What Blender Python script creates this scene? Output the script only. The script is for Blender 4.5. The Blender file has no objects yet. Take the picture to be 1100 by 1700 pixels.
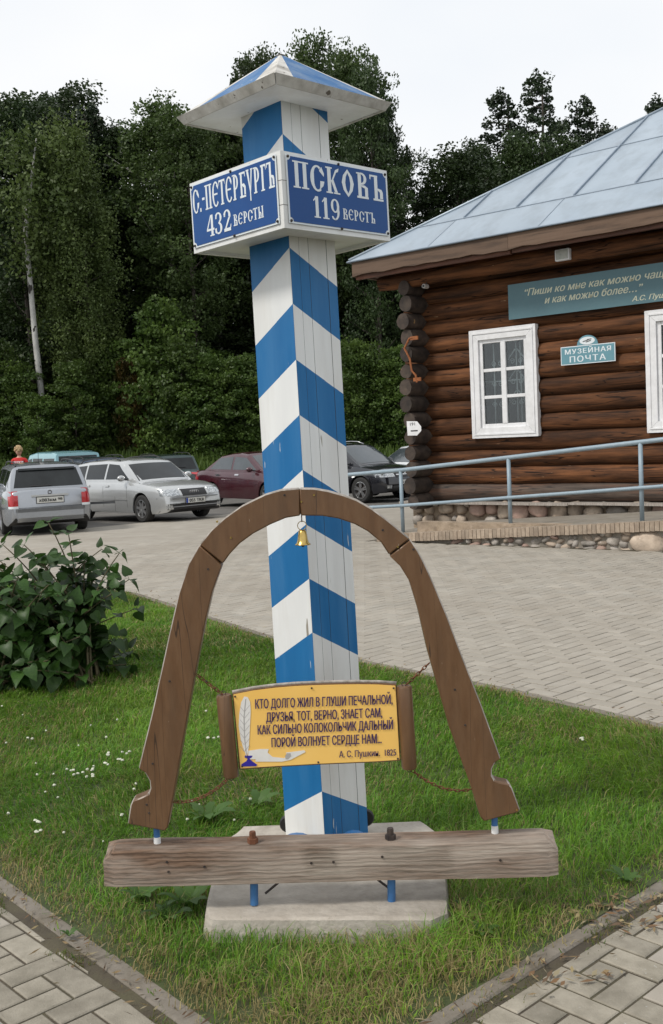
import bpy, bmesh, math, random
import numpy as np
from mathutils import Vector, Matrix
from mathutils.bvhtree import BVHTree
from math import sin, cos, tan, pi, radians, sqrt

S = bpy.context.scene
COL = S.collection
random.seed(7)
rng = np.random.default_rng(7)

# ------------------------------------------------------------------ camera
F_PX, EYE, HY, ROLL = 1720.0, 1.6, 728.0, radians(2.6)
PITCH = math.atan((850 - HY) / F_PX)
cF = Vector((0, cos(PITCH), -sin(PITCH)))
_R0 = Vector((1, 0, 0)); _U0 = Vector((0, sin(PITCH), cos(PITCH)))
cR = _R0 * cos(ROLL) - _U0 * sin(ROLL)
cU = _U0 * cos(ROLL) + _R0 * sin(ROLL)
CAM = Vector((0, 0, EYE))
cd = bpy.data.cameras.new('camera'); cam = bpy.data.objects.new('camera', cd); COL.objects.link(cam)
cd.sensor_fit = 'VERTICAL'; cd.sensor_height = 24.0; cd.lens = F_PX / 1700 * 24.0
cd.clip_start = 0.05; cd.clip_end = 1500
mw = Matrix((cR, cU, -cF)).transposed().to_4x4(); mw.translation = CAM
cam.matrix_world = mw
S.camera = cam

# ------------------------------------------------------------------ world and sun
SUN_EL, SUN_AZ = radians(50), radians(207)     # azimuth of the direction the light comes from, measured from +X
wd = bpy.data.worlds.new('World'); S.world = wd; wd.use_nodes = True
nt = wd.node_tree; nt.nodes.clear()
wo = nt.nodes.new('ShaderNodeOutputWorld'); bg = nt.nodes.new('ShaderNodeBackground')
sky = nt.nodes.new('ShaderNodeTexSky'); sky.sky_type = 'NISHITA'; sky.sun_disc = False
sky.sun_elevation = SUN_EL; sky.sun_rotation = pi / 2 - SUN_AZ; sky.air_density = 1.0; sky.dust_density = 2.5
bg2 = nt.nodes.new('ShaderNodeBackground')
tc = nt.nodes.new('ShaderNodeTexCoord'); mp = nt.nodes.new('ShaderNodeMapping'); mp.inputs['Scale'].default_value = (1, 1, 2.5)
nz = nt.nodes.new('ShaderNodeTexNoise'); nz.inputs['Scale'].default_value = 1.6; nz.inputs['Detail'].default_value = 4; nz.inputs['Roughness'].default_value = .5
cr = nt.nodes.new('ShaderNodeValToRGB')
cr.color_ramp.elements[0].position = .3; cr.color_ramp.elements[0].color = (.82, .87, .93, 1)
cr.color_ramp.elements[1].position = .7; cr.color_ramp.elements[1].color = (.99, .99, .985, 1)
mx = nt.nodes.new('ShaderNodeMixShader')
nt.links.new(tc.outputs['Generated'], mp.inputs['Vector']); nt.links.new(mp.outputs[0], nz.inputs['Vector'])
nt.links.new(nz.outputs['Fac'], cr.inputs['Fac'])
nt.links.new(cr.outputs['Color'], bg2.inputs['Color']); bg2.inputs['Strength'].default_value = .70
nt.links.new(sky.outputs['Color'], bg.inputs['Color']); bg.inputs['Strength'].default_value = .1
mx.inputs[0].default_value = .93                     # overcast: mostly cloud, some blue behind it
nt.links.new(bg.outputs[0], mx.inputs[1]); nt.links.new(bg2.outputs[0], mx.inputs[2]); nt.links.new(mx.outputs[0], wo.inputs['Surface'])

sl = bpy.data.lights.new('sun', 'SUN'); sun = bpy.data.objects.new('sun', sl); COL.objects.link(sun)
sl.energy = 1.5; sl.angle = radians(10); sl.color = (1, .955, .88)
sd = Vector((cos(SUN_AZ) * cos(SUN_EL), sin(SUN_AZ) * cos(SUN_EL), sin(SUN_EL)))
sun.rotation_euler = sd.to_track_quat('Z', 'Y').to_euler(); sun.location = sd * 50
S.view_settings.view_transform = 'Standard'; S.view_settings.look = 'None'; S.view_settings.exposure = 0.6; S.view_settings.gamma = 1.0
S.view_settings.use_curve_mapping = False
S.cycles.max_bounces = 6; S.cycles.transparent_max_bounces = 8

# ------------------------------------------------------------------ pixel <-> place helpers (used only to measure positions)
def ray(px, py): return cF + cR * ((px - 550) / F_PX) + cU * ((850 - py) / F_PX)
def G(px, py, z=0.0):
    d = ray(px, py); return CAM + d * ((z - EYE) / d.z)
def YP(px, py, y):
    d = ray(px, py); return CAM + d * (y / d.y)
def gz(x, y):
    "height of the terrain"
    z = -0.012 * max(0.0, y - 16.0)
    if y > 40: z += 1.9 * min(1.0, (y - 40) / 9.0) ** 1.15
    z += .13 * math.exp(-((x + 8.05) ** 2 + (y - 27) ** 2) / 1.6)
    return z

# ------------------------------------------------------------------ object helpers
def link(o, parent=None):
    COL.objects.link(o)
    if parent is not None: o.parent = parent
    return o
def tag(o, label=None, cat=None, group=None, kind=None):
    if label: o['label'] = label
    if cat: o['category'] = cat
    if group: o['group'] = group
    if kind: o['kind'] = kind
    return o
def empty(name, loc=(0, 0, 0), rz=0.0, label=None, cat=None, group=None):
    o = bpy.data.objects.new(name, None); link(o); o.location = loc; o.rotation_euler = (0, 0, rz)
    o.empty_display_size = .1
    return tag(o, label, cat, group)

class MB:
    "collects shapes, builds ONE mesh object"
    def __init__(s): s.v = []; s.f = []; s.m = []
    def add(s, vs, fs, mi=0):
        b = len(s.v); s.v += [tuple(v) for v in vs]
        for f in fs: s.f.append(tuple(b + i for i in f)); s.m.append(mi)
    def box(s, x0, x1, y0, y1, z0, z1, mi=0, M=None):
        vs = [Vector((x, y, z)) for x in (x0, x1) for y in (y0, y1) for z in (z0, z1)]
        if M is not None: vs = [M @ v for v in vs]
        s.add(vs, [(0, 1, 3, 2), (4, 6, 7, 5), (0, 4, 5, 1), (2, 3, 7, 6), (0, 2, 6, 4), (1, 5, 7, 3)], mi)
    def prism(s, pts, dv, mi=0):
        "closed outline pts (3D) swept by vector dv"
        n = len(pts); a = [Vector(p) for p in pts]; b = [p + Vector(dv) for p in a]
        s.add(a + b, [tuple(range(n))[::-1], tuple(range(n, 2 * n))] + [(i, (i + 1) % n, n + (i + 1) % n, n + i) for i in range(n)], mi)
    def tube(s, pts, r, n=8, mi=0, cap=True, closed=False):
        pts = [Vector(p) for p in pts]; k = len(pts)
        rs = r if isinstance(r, (list, tuple)) else [r] * k
        rings = []; up = None
        for i, p in enumerate(pts):
            if closed: d = pts[(i + 1) % k] - pts[i - 1]
            else: d = pts[min(i + 1, k - 1)] - pts[max(i - 1, 0)]
            if d.length < 1e-9: d = Vector((0, 0, 1))
            d.normalize()
            if up is None:
                up = Vector((0, 0, 1)) if abs(d.z) < .9 else Vector((1, 0, 0))
            a = d.cross(up)
            if a.length < 1e-6: a = d.cross(Vector((0, 1, 0)))
            a.normalize(); b = d.cross(a).normalized(); up = a.cross(d).normalized()
            rings.append([p + (a * cos(2 * pi * j / n) + b * sin(2 * pi * j / n)) * rs[i] for j in range(n)])
        vs = [v for q in rings for v in q]; fs = []
        kk = k if closed else k - 1
        for i in range(kk):
            i2 = (i + 1) % k
            for j in range(n):
                j2 = (j + 1) % n
                fs.append((i * n + j, i2 * n + j, i2 * n + j2, i * n + j2))
        if cap and not closed:
            fs.append(tuple(range(n))); fs.append(tuple(range((k - 1) * n, k * n))[::-1])
        s.add(vs, fs, mi)
    def lathe(s, prof, n=16, axis='z', c=(0, 0, 0), mi=0):
        c = Vector(c); vs = []; fs = []
        for (r, h) in prof:
            for j in range(n):
                a = 2 * pi * j / n
                if axis == 'z': vs.append(c + Vector((r * cos(a), r * sin(a), h)))
                elif axis == 'y': vs.append(c + Vector((r * cos(a), h, r * sin(a))))
                else: vs.append(c + Vector((h, r * cos(a), r * sin(a))))
        for i in range(len(prof) - 1):
            for j in range(n): fs.append((i * n + j, i * n + (j + 1) % n, (i + 1) * n + (j + 1) % n, (i + 1) * n + j))
        s.add(vs, fs, mi)
    def ball(s, c, r, nu=10, nv=7, mi=0, jit=0.0):
        c = Vector(c); r = Vector(r) if hasattr(r, '__len__') else Vector((r, r, r)); vs = []; fs = []
        for i in range(nv + 1):
            t = pi * i / nv
            for j in range(nu):
                a = 2 * pi * j / nu; k = 1 + random.uniform(-jit, jit)
                vs.append(c + Vector((r.x * sin(t) * cos(a) * k, r.y * sin(t) * sin(a) * k, r.z * cos(t) * k)))
        for i in range(nv):
            for j in range(nu): fs.append((i * nu + j, (i + 1) * nu + j, (i + 1) * nu + (j + 1) % nu, i * nu + (j + 1) % nu))
        s.add(vs, fs, mi)
    def mesh(s, name, mats, smooth=False, bevel=0.0, fix=True):
        me = bpy.data.meshes.new(name); me.from_pydata(s.v, [], s.f)
        for m in (mats if isinstance(mats, (list, tuple)) else [mats]): me.materials.append(m)
        me.polygons.foreach_set('material_index', s.m)
        if fix or bevel:
            bm = bmesh.new(); bm.from_mesh(me)
            bmesh.ops.remove_doubles(bm, verts=bm.verts, dist=1e-5)
            bmesh.ops.recalc_face_normals(bm, faces=bm.faces)
            if bevel:
                ed = [e for e in bm.edges if len(e.link_faces) == 2 and e.calc_face_angle(0) > .5]
                bmesh.ops.bevel(bm, geom=ed, offset=bevel, segments=1, profile=.7, affect='EDGES', clamp_overlap=True)
            bm.to_mesh(me); bm.free()
        if smooth:
            me.polygons.foreach_set('use_smooth', [True] * len(me.polygons))
            if smooth != 'all':
                try: me.set_sharp_from_angle(angle=radians(40))
                except Exception: pass
        me.update()
        return me
    def build(s, name, mats, parent=None, **k):
        return link(bpy.data.objects.new(name, s.mesh(name, mats, **k)), parent)

def fastmesh(name, verts, nv_face, mats, cols=None, uv=None, smooth=False):
    "verts (N,3) laid out face after face; nv_face corners per face"
    n = len(verts); nf = n // nv_face
    me = bpy.data.meshes.new(name); me.vertices.add(n); me.vertices.foreach_set('co', np.asarray(verts, np.float32).ravel())
    me.loops.add(n); me.loops.foreach_set('vertex_index', np.arange(n, dtype=np.int32))
    me.polygons.add(nf); me.polygons.foreach_set('loop_start', np.arange(0, n, nv_face, dtype=np.int32))
    me.materials.append(mats)
    if cols is not None:
        a = me.color_attributes.new('tint', 'FLOAT_COLOR', 'POINT'); a.data.foreach_set('color', np.asarray(cols, np.float32).ravel())
    me.update(calc_edges=True)
    return me

# ------------------------------------------------------------------ materials
def mat(name, c1, c2=None, scale=8.0, stretch=(1, 1, 1), rough=.6, metal=0.0, bump=0.0, bscale=None, dirt=None, dscale=3.0, damt=.5,
        rnd=0.0, spec=.5, detail=5.0, lo=.35, hi=.65, coord='Object', coat=0.0, chips=None, cscale=30, cth=.66, vcol=False, rvar=.1, cracks=None):
    m = bpy.data.materials.new(name); m.use_nodes = True; t = m.node_tree; N = t.nodes; Lk = t.links
    b = N['Principled BSDF']; b.inputs['Roughness'].default_value = rough; b.inputs['Metallic'].default_value = metal
    b.inputs['Specular IOR Level'].default_value = spec
    if coat: b.inputs['Coat Weight'].default_value = coat; b.inputs['Coat Roughness'].default_value = .05
    tcn = N.new('ShaderNodeTexCoord'); mpn = N.new('ShaderNodeMapping'); mpn.inputs['Scale'].default_value = stretch
    Lk.new(tcn.outputs[coord], mpn.inputs['Vector']); vec = mpn.outputs[0]
    oi = N.new('ShaderNodeObjectInfo')
    if rnd:
        ad = N.new('ShaderNodeVectorMath'); ad.operation = 'ADD'
        cmb = N.new('ShaderNodeMath'); cmb.operation = 'MULTIPLY'; cmb.inputs[1].default_value = 37.0
        Lk.new(oi.outputs['Random'], cmb.inputs[0]); Lk.new(vec, ad.inputs[0]); Lk.new(cmb.outputs[0], ad.inputs[1]); vec = ad.outputs[0]
    n1 = N.new('ShaderNodeTexNoise'); n1.inputs['Scale'].default_value = scale; n1.inputs['Detail'].default_value = detail; n1.inputs['Roughness'].default_value = .6
    Lk.new(vec, n1.inputs['Vector'])
    c2 = c2 or c1
    r1 = N.new('ShaderNodeValToRGB'); r1.color_ramp.elements[0].position = lo; r1.color_ramp.elements[1].position = hi
    r1.color_ramp.elements[0].color = (*c1, 1); r1.color_ramp.elements[1].color = (*c2, 1)
    Lk.new(n1.outputs['Fac'], r1.inputs['Fac']); out = r1.outputs['Color']
    if vcol:
        at = N.new('ShaderNodeAttribute'); at.attribute_name = 'tint'
        mm = N.new('ShaderNodeMix'); mm.data_type = 'RGBA'; mm.blend_type = 'MULTIPLY'; mm.inputs[0].default_value = 1
        Lk.new(out, mm.inputs[6]); Lk.new(at.outputs['Color'], mm.inputs[7]); out = mm.outputs[2]
    if dirt:
        n2 = N.new('ShaderNodeTexNoise'); n2.inputs['Scale'].default_value = dscale; n2.inputs['Detail'].default_value = 7; n2.inputs['Roughness'].default_value = .65
        Lk.new(vec, n2.inputs['Vector'])
        r2 = N.new('ShaderNodeMapRange'); r2.inputs[1].default_value = .45; r2.inputs[2].default_value = .72; r2.inputs[4].default_value = damt
        Lk.new(n2.outputs['Fac'], r2.inputs[0])
        mm = N.new('ShaderNodeMix'); mm.data_type = 'RGBA'; Lk.new(r2.outputs[0], mm.inputs[0]); Lk.new(out, mm.inputs[6]); mm.inputs[7].default_value = (*dirt, 1); out = mm.outputs[2]
    if chips:
        n3 = N.new('ShaderNodeTexNoise'); n3.inputs['Scale'].default_value = cscale; n3.inputs['Detail'].default_value = 3
        Lk.new(vec, n3.inputs['Vector'])
        r3 = N.new('ShaderNodeMapRange'); r3.inputs[1].default_value = cth; r3.inputs[2].default_value = cth + .02
        Lk.new(n3.outputs['Fac'], r3.inputs[0])
        mm = N.new('ShaderNodeMix'); mm.data_type = 'RGBA'; Lk.new(r3.outputs[0], mm.inputs[0]); Lk.new(out, mm.inputs[6]); mm.inputs[7].default_value = (*chips, 1); out = mm.outputs[2]
    if cracks:          # long thin splits: a narrow band of a stretched noise
        ccol, cst, csc, cwid = cracks; m3 = N.new('ShaderNodeMapping'); m3.inputs['Scale'].default_value = cst; Lk.new(vec, m3.inputs['Vector'])
        n4 = N.new('ShaderNodeTexNoise'); n4.inputs['Scale'].default_value = csc; n4.inputs['Detail'].default_value = 2; Lk.new(m3.outputs[0], n4.inputs['Vector'])
        s4 = N.new('ShaderNodeMath'); s4.operation = 'SUBTRACT'; s4.inputs[1].default_value = .5; a4 = N.new('ShaderNodeMath'); a4.operation = 'ABSOLUTE'; Lk.new(n4.outputs['Fac'], s4.inputs[0]); Lk.new(s4.outputs[0], a4.inputs[0])
        r4 = N.new('ShaderNodeMapRange'); r4.inputs[1].default_value = cwid; r4.inputs[2].default_value = cwid * 2.2; r4.inputs[3].default_value = .85; r4.inputs[4].default_value = 0; Lk.new(a4.outputs[0], r4.inputs[0])
        mm = N.new('ShaderNodeMix'); mm.data_type = 'RGBA'; Lk.new(r4.outputs[0], mm.inputs[0]); Lk.new(out, mm.inputs[6]); mm.inputs[7].default_value = (*ccol, 1); out = mm.outputs[2]
    if rnd:
        hs = N.new('ShaderNodeHueSaturation'); mr = N.new('ShaderNodeMapRange'); mr.inputs[3].default_value = 1 - rnd; mr.inputs[4].default_value = 1 + rnd
        Lk.new(oi.outputs['Random'], mr.inputs[0]); Lk.new(mr.outputs[0], hs.inputs['Value']); Lk.new(out, hs.inputs['Color']); out = hs.outputs['Color']
    Lk.new(out, b.inputs['Base Color'])
    if rvar:
        rr = N.new('ShaderNodeMapRange'); rr.inputs[3].default_value = max(0, rough - rvar); rr.inputs[4].default_value = min(1, rough + rvar)
        Lk.new(n1.outputs['Fac'], rr.inputs[0]); Lk.new(rr.outputs[0], b.inputs['Roughness'])
    if bump:
        bp = N.new('ShaderNodeBump'); bp.inputs['Strength'].default_value = 1.0; bp.inputs['Distance'].default_value = bump
        nb = n1
        if bscale:
            nb = N.new('ShaderNodeTexNoise'); nb.inputs['Scale'].default_value = bscale; nb.inputs['Detail'].default_value = 4; Lk.new(vec, nb.inputs['Vector'])
        Lk.new(nb.outputs['Fac'], bp.inputs['Height']); Lk.new(bp.outputs[0], b.inputs['Normal'])
    return m
def leafmat(name, c1, c2, trans=.25, scale=1.2, rnd=.2, vcol=False, rough=.5, spec=.3):
    m = mat(name, c1, c2, scale=scale, rough=rough, rnd=rnd, spec=spec, vcol=vcol, rvar=0)
    t = m.node_tree; N = t.nodes; b = N['Principled BSDF']; tr = N.new('ShaderNodeBsdfTranslucent'); ms = N.new('ShaderNodeMixShader')
    src = b.inputs['Base Color'].links[0].from_socket
    hs = N.new('ShaderNodeHueSaturation'); hs.inputs['Value'].default_value = 1.5; t.links.new(src, hs.inputs['Color']); t.links.new(hs.outputs[0], tr.inputs['Color'])
    ms.inputs[0].default_value = trans
    t.links.new(b.outputs[0], ms.inputs[1]); t.links.new(tr.outputs[0], ms.inputs[2]); t.links.new(ms.outputs[0], N['Material Output'].inputs['Surface'])
    return m
def glassmat(name, tint=(.8, .85, .85), refl=.12):
    m = bpy.data.materials.new(name); m.use_nodes = True; t = m.node_tree; N = t.nodes
    for n in list(N):
        if n.type == 'BSDF_PRINCIPLED': N.remove(n)
    tr = N.new('ShaderNodeBsdfTransparent'); tr.inputs[0].default_value = (*tint, 1); gl = N.new('ShaderNodeBsdfGlossy'); gl.inputs['Roughness'].default_value = .02
    fr = N.new('ShaderNodeFresnel'); fr.inputs[0].default_value = 1.5; ad = N.new('ShaderNodeMath'); ad.inputs[1].default_value = refl; ad.use_clamp = True
    ms = N.new('ShaderNodeMixShader'); t.links.new(fr.outputs[0], ad.inputs[0]); t.links.new(ad.outputs[0], ms.inputs[0])
    t.links.new(tr.outputs[0], ms.inputs[1]); t.links.new(gl.outputs[0], ms.inputs[2]); t.links.new(ms.outputs[0], N['Material Output'].inputs['Surface'])
    return m

M = {}
def woodmat(name, c1, c2, c3, along='X', wscale=9.0, dist=3.5, rough=.78, bump=.0015):
    "weathered timber: long growth lines, grey bleached patches, cracks"
    m = bpy.data.materials.new(name); m.use_nodes = True; t = m.node_tree; N = t.nodes; Lk = t.links; b = N['Principled BSDF']; b.inputs['Roughness'].default_value = rough; b.inputs['Specular IOR Level'].default_value = .3
    tcn = N.new('ShaderNodeTexCoord'); mp_ = N.new('ShaderNodeMapping'); st = (.22, 1, 1) if along == 'X' else (1, 1, .22); mp_.inputs['Scale'].default_value = st; Lk.new(tcn.outputs['Object'], mp_.inputs['Vector'])
    wv = N.new('ShaderNodeTexWave'); wv.bands_direction = 'Z' if along == 'X' else 'X'; wv.inputs['Scale'].default_value = wscale; wv.inputs['Distortion'].default_value = dist; wv.inputs['Detail'].default_value = 4; wv.inputs['Detail Scale'].default_value = 1.4; wv.inputs['Detail Roughness'].default_value = .6
    Lk.new(mp_.outputs[0], wv.inputs['Vector'])
    mp2 = N.new('ShaderNodeMapping'); mp2.inputs['Scale'].default_value = (.5, 14, 22) if along == 'X' else (22, 14, .5); Lk.new(tcn.outputs['Object'], mp2.inputs['Vector'])
    fn = N.new('ShaderNodeTexNoise'); fn.inputs['Scale'].default_value = 6; fn.inputs['Detail'].default_value = 8; fn.inputs['Roughness'].default_value = .7; Lk.new(mp2.outputs[0], fn.inputs['Vector'])
    ad = N.new('ShaderNodeMath'); ad.operation = 'MULTIPLY_ADD'; ad.inputs[1].default_value = .35; Lk.new(wv.outputs['Fac'], ad.inputs[0]); Lk.new(fn.outputs['Fac'], ad.inputs[2])
    r = N.new('ShaderNodeValToRGB'); r.color_ramp.elements[0].position = .38; r.color_ramp.elements[1].position = .88; r.color_ramp.elements[0].color = (*c1, 1); r.color_ramp.elements[1].color = (*c2, 1); Lk.new(ad.outputs[0], r.inputs['Fac'])
    pn = N.new('ShaderNodeTexNoise'); pn.inputs['Scale'].default_value = 6.5; pn.inputs['Detail'].default_value = 6; pn.inputs['Roughness'].default_value = .62; Lk.new(mp_.outputs[0], pn.inputs['Vector'])
    mr = N.new('ShaderNodeMapRange'); mr.inputs[1].default_value = .38; mr.inputs[2].default_value = .62; mr.inputs[4].default_value = 1.0; Lk.new(pn.outputs['Fac'], mr.inputs[0])
    gm = N.new('ShaderNodeMath'); gm.operation = 'MULTIPLY'; Lk.new(mr.outputs[0], gm.inputs[0]); Lk.new(fn.outputs['Fac'], gm.inputs[1]); g2 = N.new('ShaderNodeMath'); g2.operation = 'MULTIPLY'; g2.inputs[1].default_value = 1.5; g2.use_clamp = True; Lk.new(gm.outputs[0], g2.inputs[0])
    mm = N.new('ShaderNodeMix'); mm.data_type = 'RGBA'; Lk.new(g2.outputs[0], mm.inputs[0]); Lk.new(r.outputs['Color'], mm.inputs[6]); mm.inputs[7].default_value = (*c3, 1)
    Lk.new(mm.outputs[2], b.inputs['Base Color']); bp = N.new('ShaderNodeBump'); bp.inputs['Distance'].default_value = bump; Lk.new(ad.outputs[0], bp.inputs['Height']); Lk.new(bp.outputs[0], b.inputs['Normal']); return m
M['white'] = mat('white_paint', (.75, .76, .755), (.80, .81, .80), scale=14, stretch=(1, 1, .15), rough=.5, bump=.0008, dirt=(.50, .46, .40), dscale=5, damt=.45, chips=(.30, .27, .22), cscale=30, cth=.715)
M['blue'] = mat('blue_paint', (.011, .135, .345), (.015, .160, .39), scale=14, stretch=(1, 1, .15), rough=.45, bump=.0008, dirt=(.10, .20, .36), dscale=7, damt=.3, chips=(.55, .58, .58), cscale=46, cth=.715, spec=.3)
M['enamel'] = mat('blue_enamel', (.006, .062, .235), (.008, .072, .26), scale=5, rough=.35, spec=.3, chips=(.5, .5, .5), cscale=45, cth=.80)
M['letter_white'] = mat('white_lettering', (.72, .77, .80), rough=.35)
M['sheet_blue'] = mat('faded_blue_sheet', (.035, .12, .29), (.06, .16, .33), scale=10, rough=.7, spec=.2, chips=(.6, .6, .6), cscale=30, cth=.72, dirt=(.3, .36, .42), dscale=9, damt=.5)
M['fascia_white'] = mat('weathered_white_board', (.50, .48, .44), (.68, .665, .63), scale=9, rough=.65, bump=.001, dirt=(.17, .15, .12), dscale=7, damt=.8, chips=(.12, .10, .08), cscale=30, cth=.67)
M['wood_brown'] = mat('stained_brown_wood', (.128, .064, .028), (.165, .088, .041), scale=7, stretch=(5, 5, 1), rough=.38, bump=.0010, dirt=(.085, .05, .028), dscale=3, damt=.5, detail=8, chips=(.32, .26, .2), cscale=28, cth=.75, cracks=((.035, .02, .012), (1.6, 1.6, .3), 1.4, .001))
M['wood_edge'] = mat('weathered_grey_wood', (.24, .21, .18), (.42, .38, .34), scale=9, stretch=(6, 6, 1), rough=.75, bump=.001)
M['wood_beam'] = woodmat('weathered_beam_wood', (.060, .036, .022), (.19, .12, .08), (.40, .345, .29), 'X', 20, 8, bump=.003)
M['concrete'] = mat('concrete', (.36, .32, .27), (.50, .455, .395), scale=9, rough=.85, bump=.004, bscale=60, dirt=(.20, .175, .145), dscale=4, damt=.7, detail=8)
M['rust'] = mat('rust', (.10, .035, .015), (.19, .075, .035), scale=40, rough=.85, bump=.001)
M['iron'] = mat('dark_iron', (.035, .03, .03), (.08, .06, .05), scale=40, rough=.6, metal=.4)
M['brass'] = mat('brass', (.46, .31, .09), (.62, .45, .16), scale=30, rough=.28, metal=1.0)
M['yellow'] = mat('yellow_panel', (.92, .55, .13), (.94, .59, .16), scale=3, rough=.4)
M['ink_purple'] = mat('purple_print', (.045, .02, .10), rough=.5)
M['ink_blue'] = mat('blue_print', (.03, .02, .30), rough=.4)
M['print_white'] = mat('white_print', (.80, .78, .74), (.72, .70, .66), scale=20, rough=.5)
M['print_grey'] = mat('grey_print', (.42, .40, .38), rough=.5)
M['blue_steel'] = mat('blue_painted_steel', (.03, .12, .30), (.05, .17, .38), scale=20, rough=.4, chips=(.2, .12, .08), cscale=60, cth=.7)
M['rail'] = mat('grey_blue_painted_pipe', (.23, .30, .35), (.27, .34, .39), scale=12, rough=.4, chips=(.15, .13, .12), cscale=50, cth=.76)
M['black'] = mat('black_plastic', (.015, .015, .016), rough=.5)
M['paver'] = mat('grey_concrete_paver', (.240, .215, .170), (.315, .285, .230), scale=14, rough=.85, bump=.0022, bscale=160, dirt=(.13, .115, .085), dscale=5, damt=.7, rnd=.16, detail=8, chips=(.34, .33, .30), cscale=70, cth=.72)
M['paver_far'] = mat('grey_concrete_paver_field', (.285, .258, .216), (.352, .322, .275), scale=3.0, rough=.85, dirt=(.25, .22, .18), dscale=.6, damt=.7, detail=9, vcol=True)  # paler than the near pavers: grazing sky sheen put into the colour
M['paver_plaza'] = mat('grey_concrete_paver_plaza', (.285, .258, .216), (.352, .322, .275), scale=3.0, rough=.85, dirt=(.25, .22, .18), dscale=.6, damt=.7, detail=9, rnd=.05)  # same paler colour with the sky sheen in it, for single plaza pavers
M['kerb'] = mat('concrete_edging', (.155, .135, .108), (.215, .19, .16), scale=9, rough=.9, bump=.003, bscale=80, dirt=(.10, .08, .05), dscale=5, damt=.8, detail=8)
M['sand'] = mat('sandy_joint', (.045, .036, .024), (.10, .078, .055), scale=6, rough=.95, dirt=(.055, .065, .02), dscale=3, damt=.7, bump=.003, bscale=120, detail=8)
M['asphalt'] = mat('asphalt', (.085, .08, .073), (.125, .118, .108), scale=3, rough=.9, bump=.003, bscale=90, dirt=(.17, .16, .145), dscale=.5, damt=.5, detail=9)
M['soil'] = mat('lawn_soil', (.03, .045, .012), (.06, .075, .022), scale=9, rough=.95, dirt=(.11, .095, .05), dscale=1.5, damt=.5)
M['earth'] = mat('forest_earth', (.02, .03, .01), (.045, .06, .018), scale=1.5, rough=.95, dirt=(.05, .04, .02), dscale=.8, damt=.6)
# ================================================================== THE GROUND
# terrain: one sheet to the horizon
xs = sorted(set([-400, -250, -160, -100, -60] + list(np.arange(-40, 41, 2.0)) + [60, 100, 160, 250, 400]))
ys = sorted(set([-60, -20, 0] + list(np.arange(4, 61, 1.0)) + [66, 75, 90, 120, 180, 260, 400, 600, 900]))
mb = MB()
vs = [(x, y, gz(x, min(y, 60)) - .09) for y in ys for x in xs]; nx = len(xs)
mb.add(vs, [(j * nx + i, j * nx + i + 1, (j + 1) * nx + i + 1, (j + 1) * nx + i) for j in range(len(ys) - 1) for i in range(nx - 1)])
tag(mb.build('ground', M['earth'], smooth='all', fix=False), kind='structure')

def sheet(name, poly, z, m, step=1.0):
    "a flat sheet following the terrain, z above it, clipped to a convex polygon"
    bm = bmesh.new(); x0 = min(p[0] for p in poly); x1 = max(p[0] for p in poly); y0 = min(p[1] for p in poly); y1 = max(p[1] for p in poly)
    bmesh.ops.create_grid(bm, x_segments=max(1, int((x1 - x0) / step)), y_segments=max(1, int((y1 - y0) / step)), size=.5)
    for v in bm.verts: v.co.x = x0 + (v.co.x + .5) * (x1 - x0); v.co.y = y0 + (v.co.y + .5) * (y1 - y0)
    cx = sum(p[0] for p in poly) / len(poly); cy = sum(p[1] for p in poly) / len(poly)
    for i in range(len(poly)):
        a = Vector((*poly[i], 0)); b = Vector((*poly[(i + 1) % len(poly)], 0)); n = Vector((-(b - a).y, (b - a).x, 0))
        if n.dot(Vector((cx, cy, 0)) - a) > 0: n = -n
        bmesh.ops.bisect_plane(bm, geom=bm.verts[:] + bm.edges[:] + bm.faces[:], plane_co=a, plane_no=n, clear_outer=True)
    for v in bm.verts: v.co.z = gz(v.co.x, v.co.y) + z
    me = bpy.data.meshes.new(name); bm.to_mesh(me); bm.free(); me.materials.append(m)
    o = link(bpy.data.objects.new(name, me)); return tag(o, kind='structure')

GA = radians(43); gu = Vector((cos(GA), sin(GA))); gv = Vector((-sin(GA), cos(GA)))
# lawn: corner towards the camera, two straight edges, and the long edge along the plaza
LC = Vector((-.126, 2.435)); eL = Vector((-.65, .76)).normalized(); eR = Vector((.74, .67)).normalized()
plz = [(-5.2, 13.6), (-3.6, 12.7), (-2.262, 11.331), (-1.45, 9.9), (-.645, 8.494), (.246, 7.167), (1.054, 6.24), (1.688, 5.346), (2.32, 4.65)]
lawn_poly = [tuple(LC), tuple(LC + eR * 3.3)] + plz[::-1][1:] + [tuple(LC + eL * 11.5)]
def inside(x, y, poly):
    c = False; n = len(poly)
    for i in range(n):
        x1, y1 = poly[i]; x2, y2 = poly[(i + 1) % n]
        if (y1 > y) != (y2 > y) and x < (x2 - x1) * (y - y1) / (y2 - y1) + x1: c = not c
    return c
def inside_np(P, poly):
    x, y = P[:, 0], P[:, 1]; c = np.zeros(len(P), bool); n = len(poly)
    for i in range(n):
        x1, y1 = poly[i]; x2, y2 = poly[(i + 1) % n]
        if y1 == y2: continue
        k = ((y1 > y) != (y2 > y)) & (x < (x2 - x1) * (y - y1) / (y2 - y1) + x1); c ^= k
    return c
def edge_dist(P, poly):
    d = np.full(len(P), 1e9); n = len(poly)
    for i in range(n):
        a = np.array(poly[i]); b = np.array(poly[(i + 1) % n]); ab = b - a
        t = np.clip(((P[:, :2] - a) @ ab) / (ab @ ab), 0, 1); q = a + t[:, None] * ab
        d = np.minimum(d, np.hypot(*(P[:, :2] - q).T))
    return d
# bed of the paving (sandy joints show between the pavers)
bed = sheet('paving', [(-28, -2), (30, -2), (30, 14), (16, 27.2), (-2.0, 25.5), (-11, 16.2)], -.0055, M['sand'], 1.0)
PAV = bed
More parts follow.
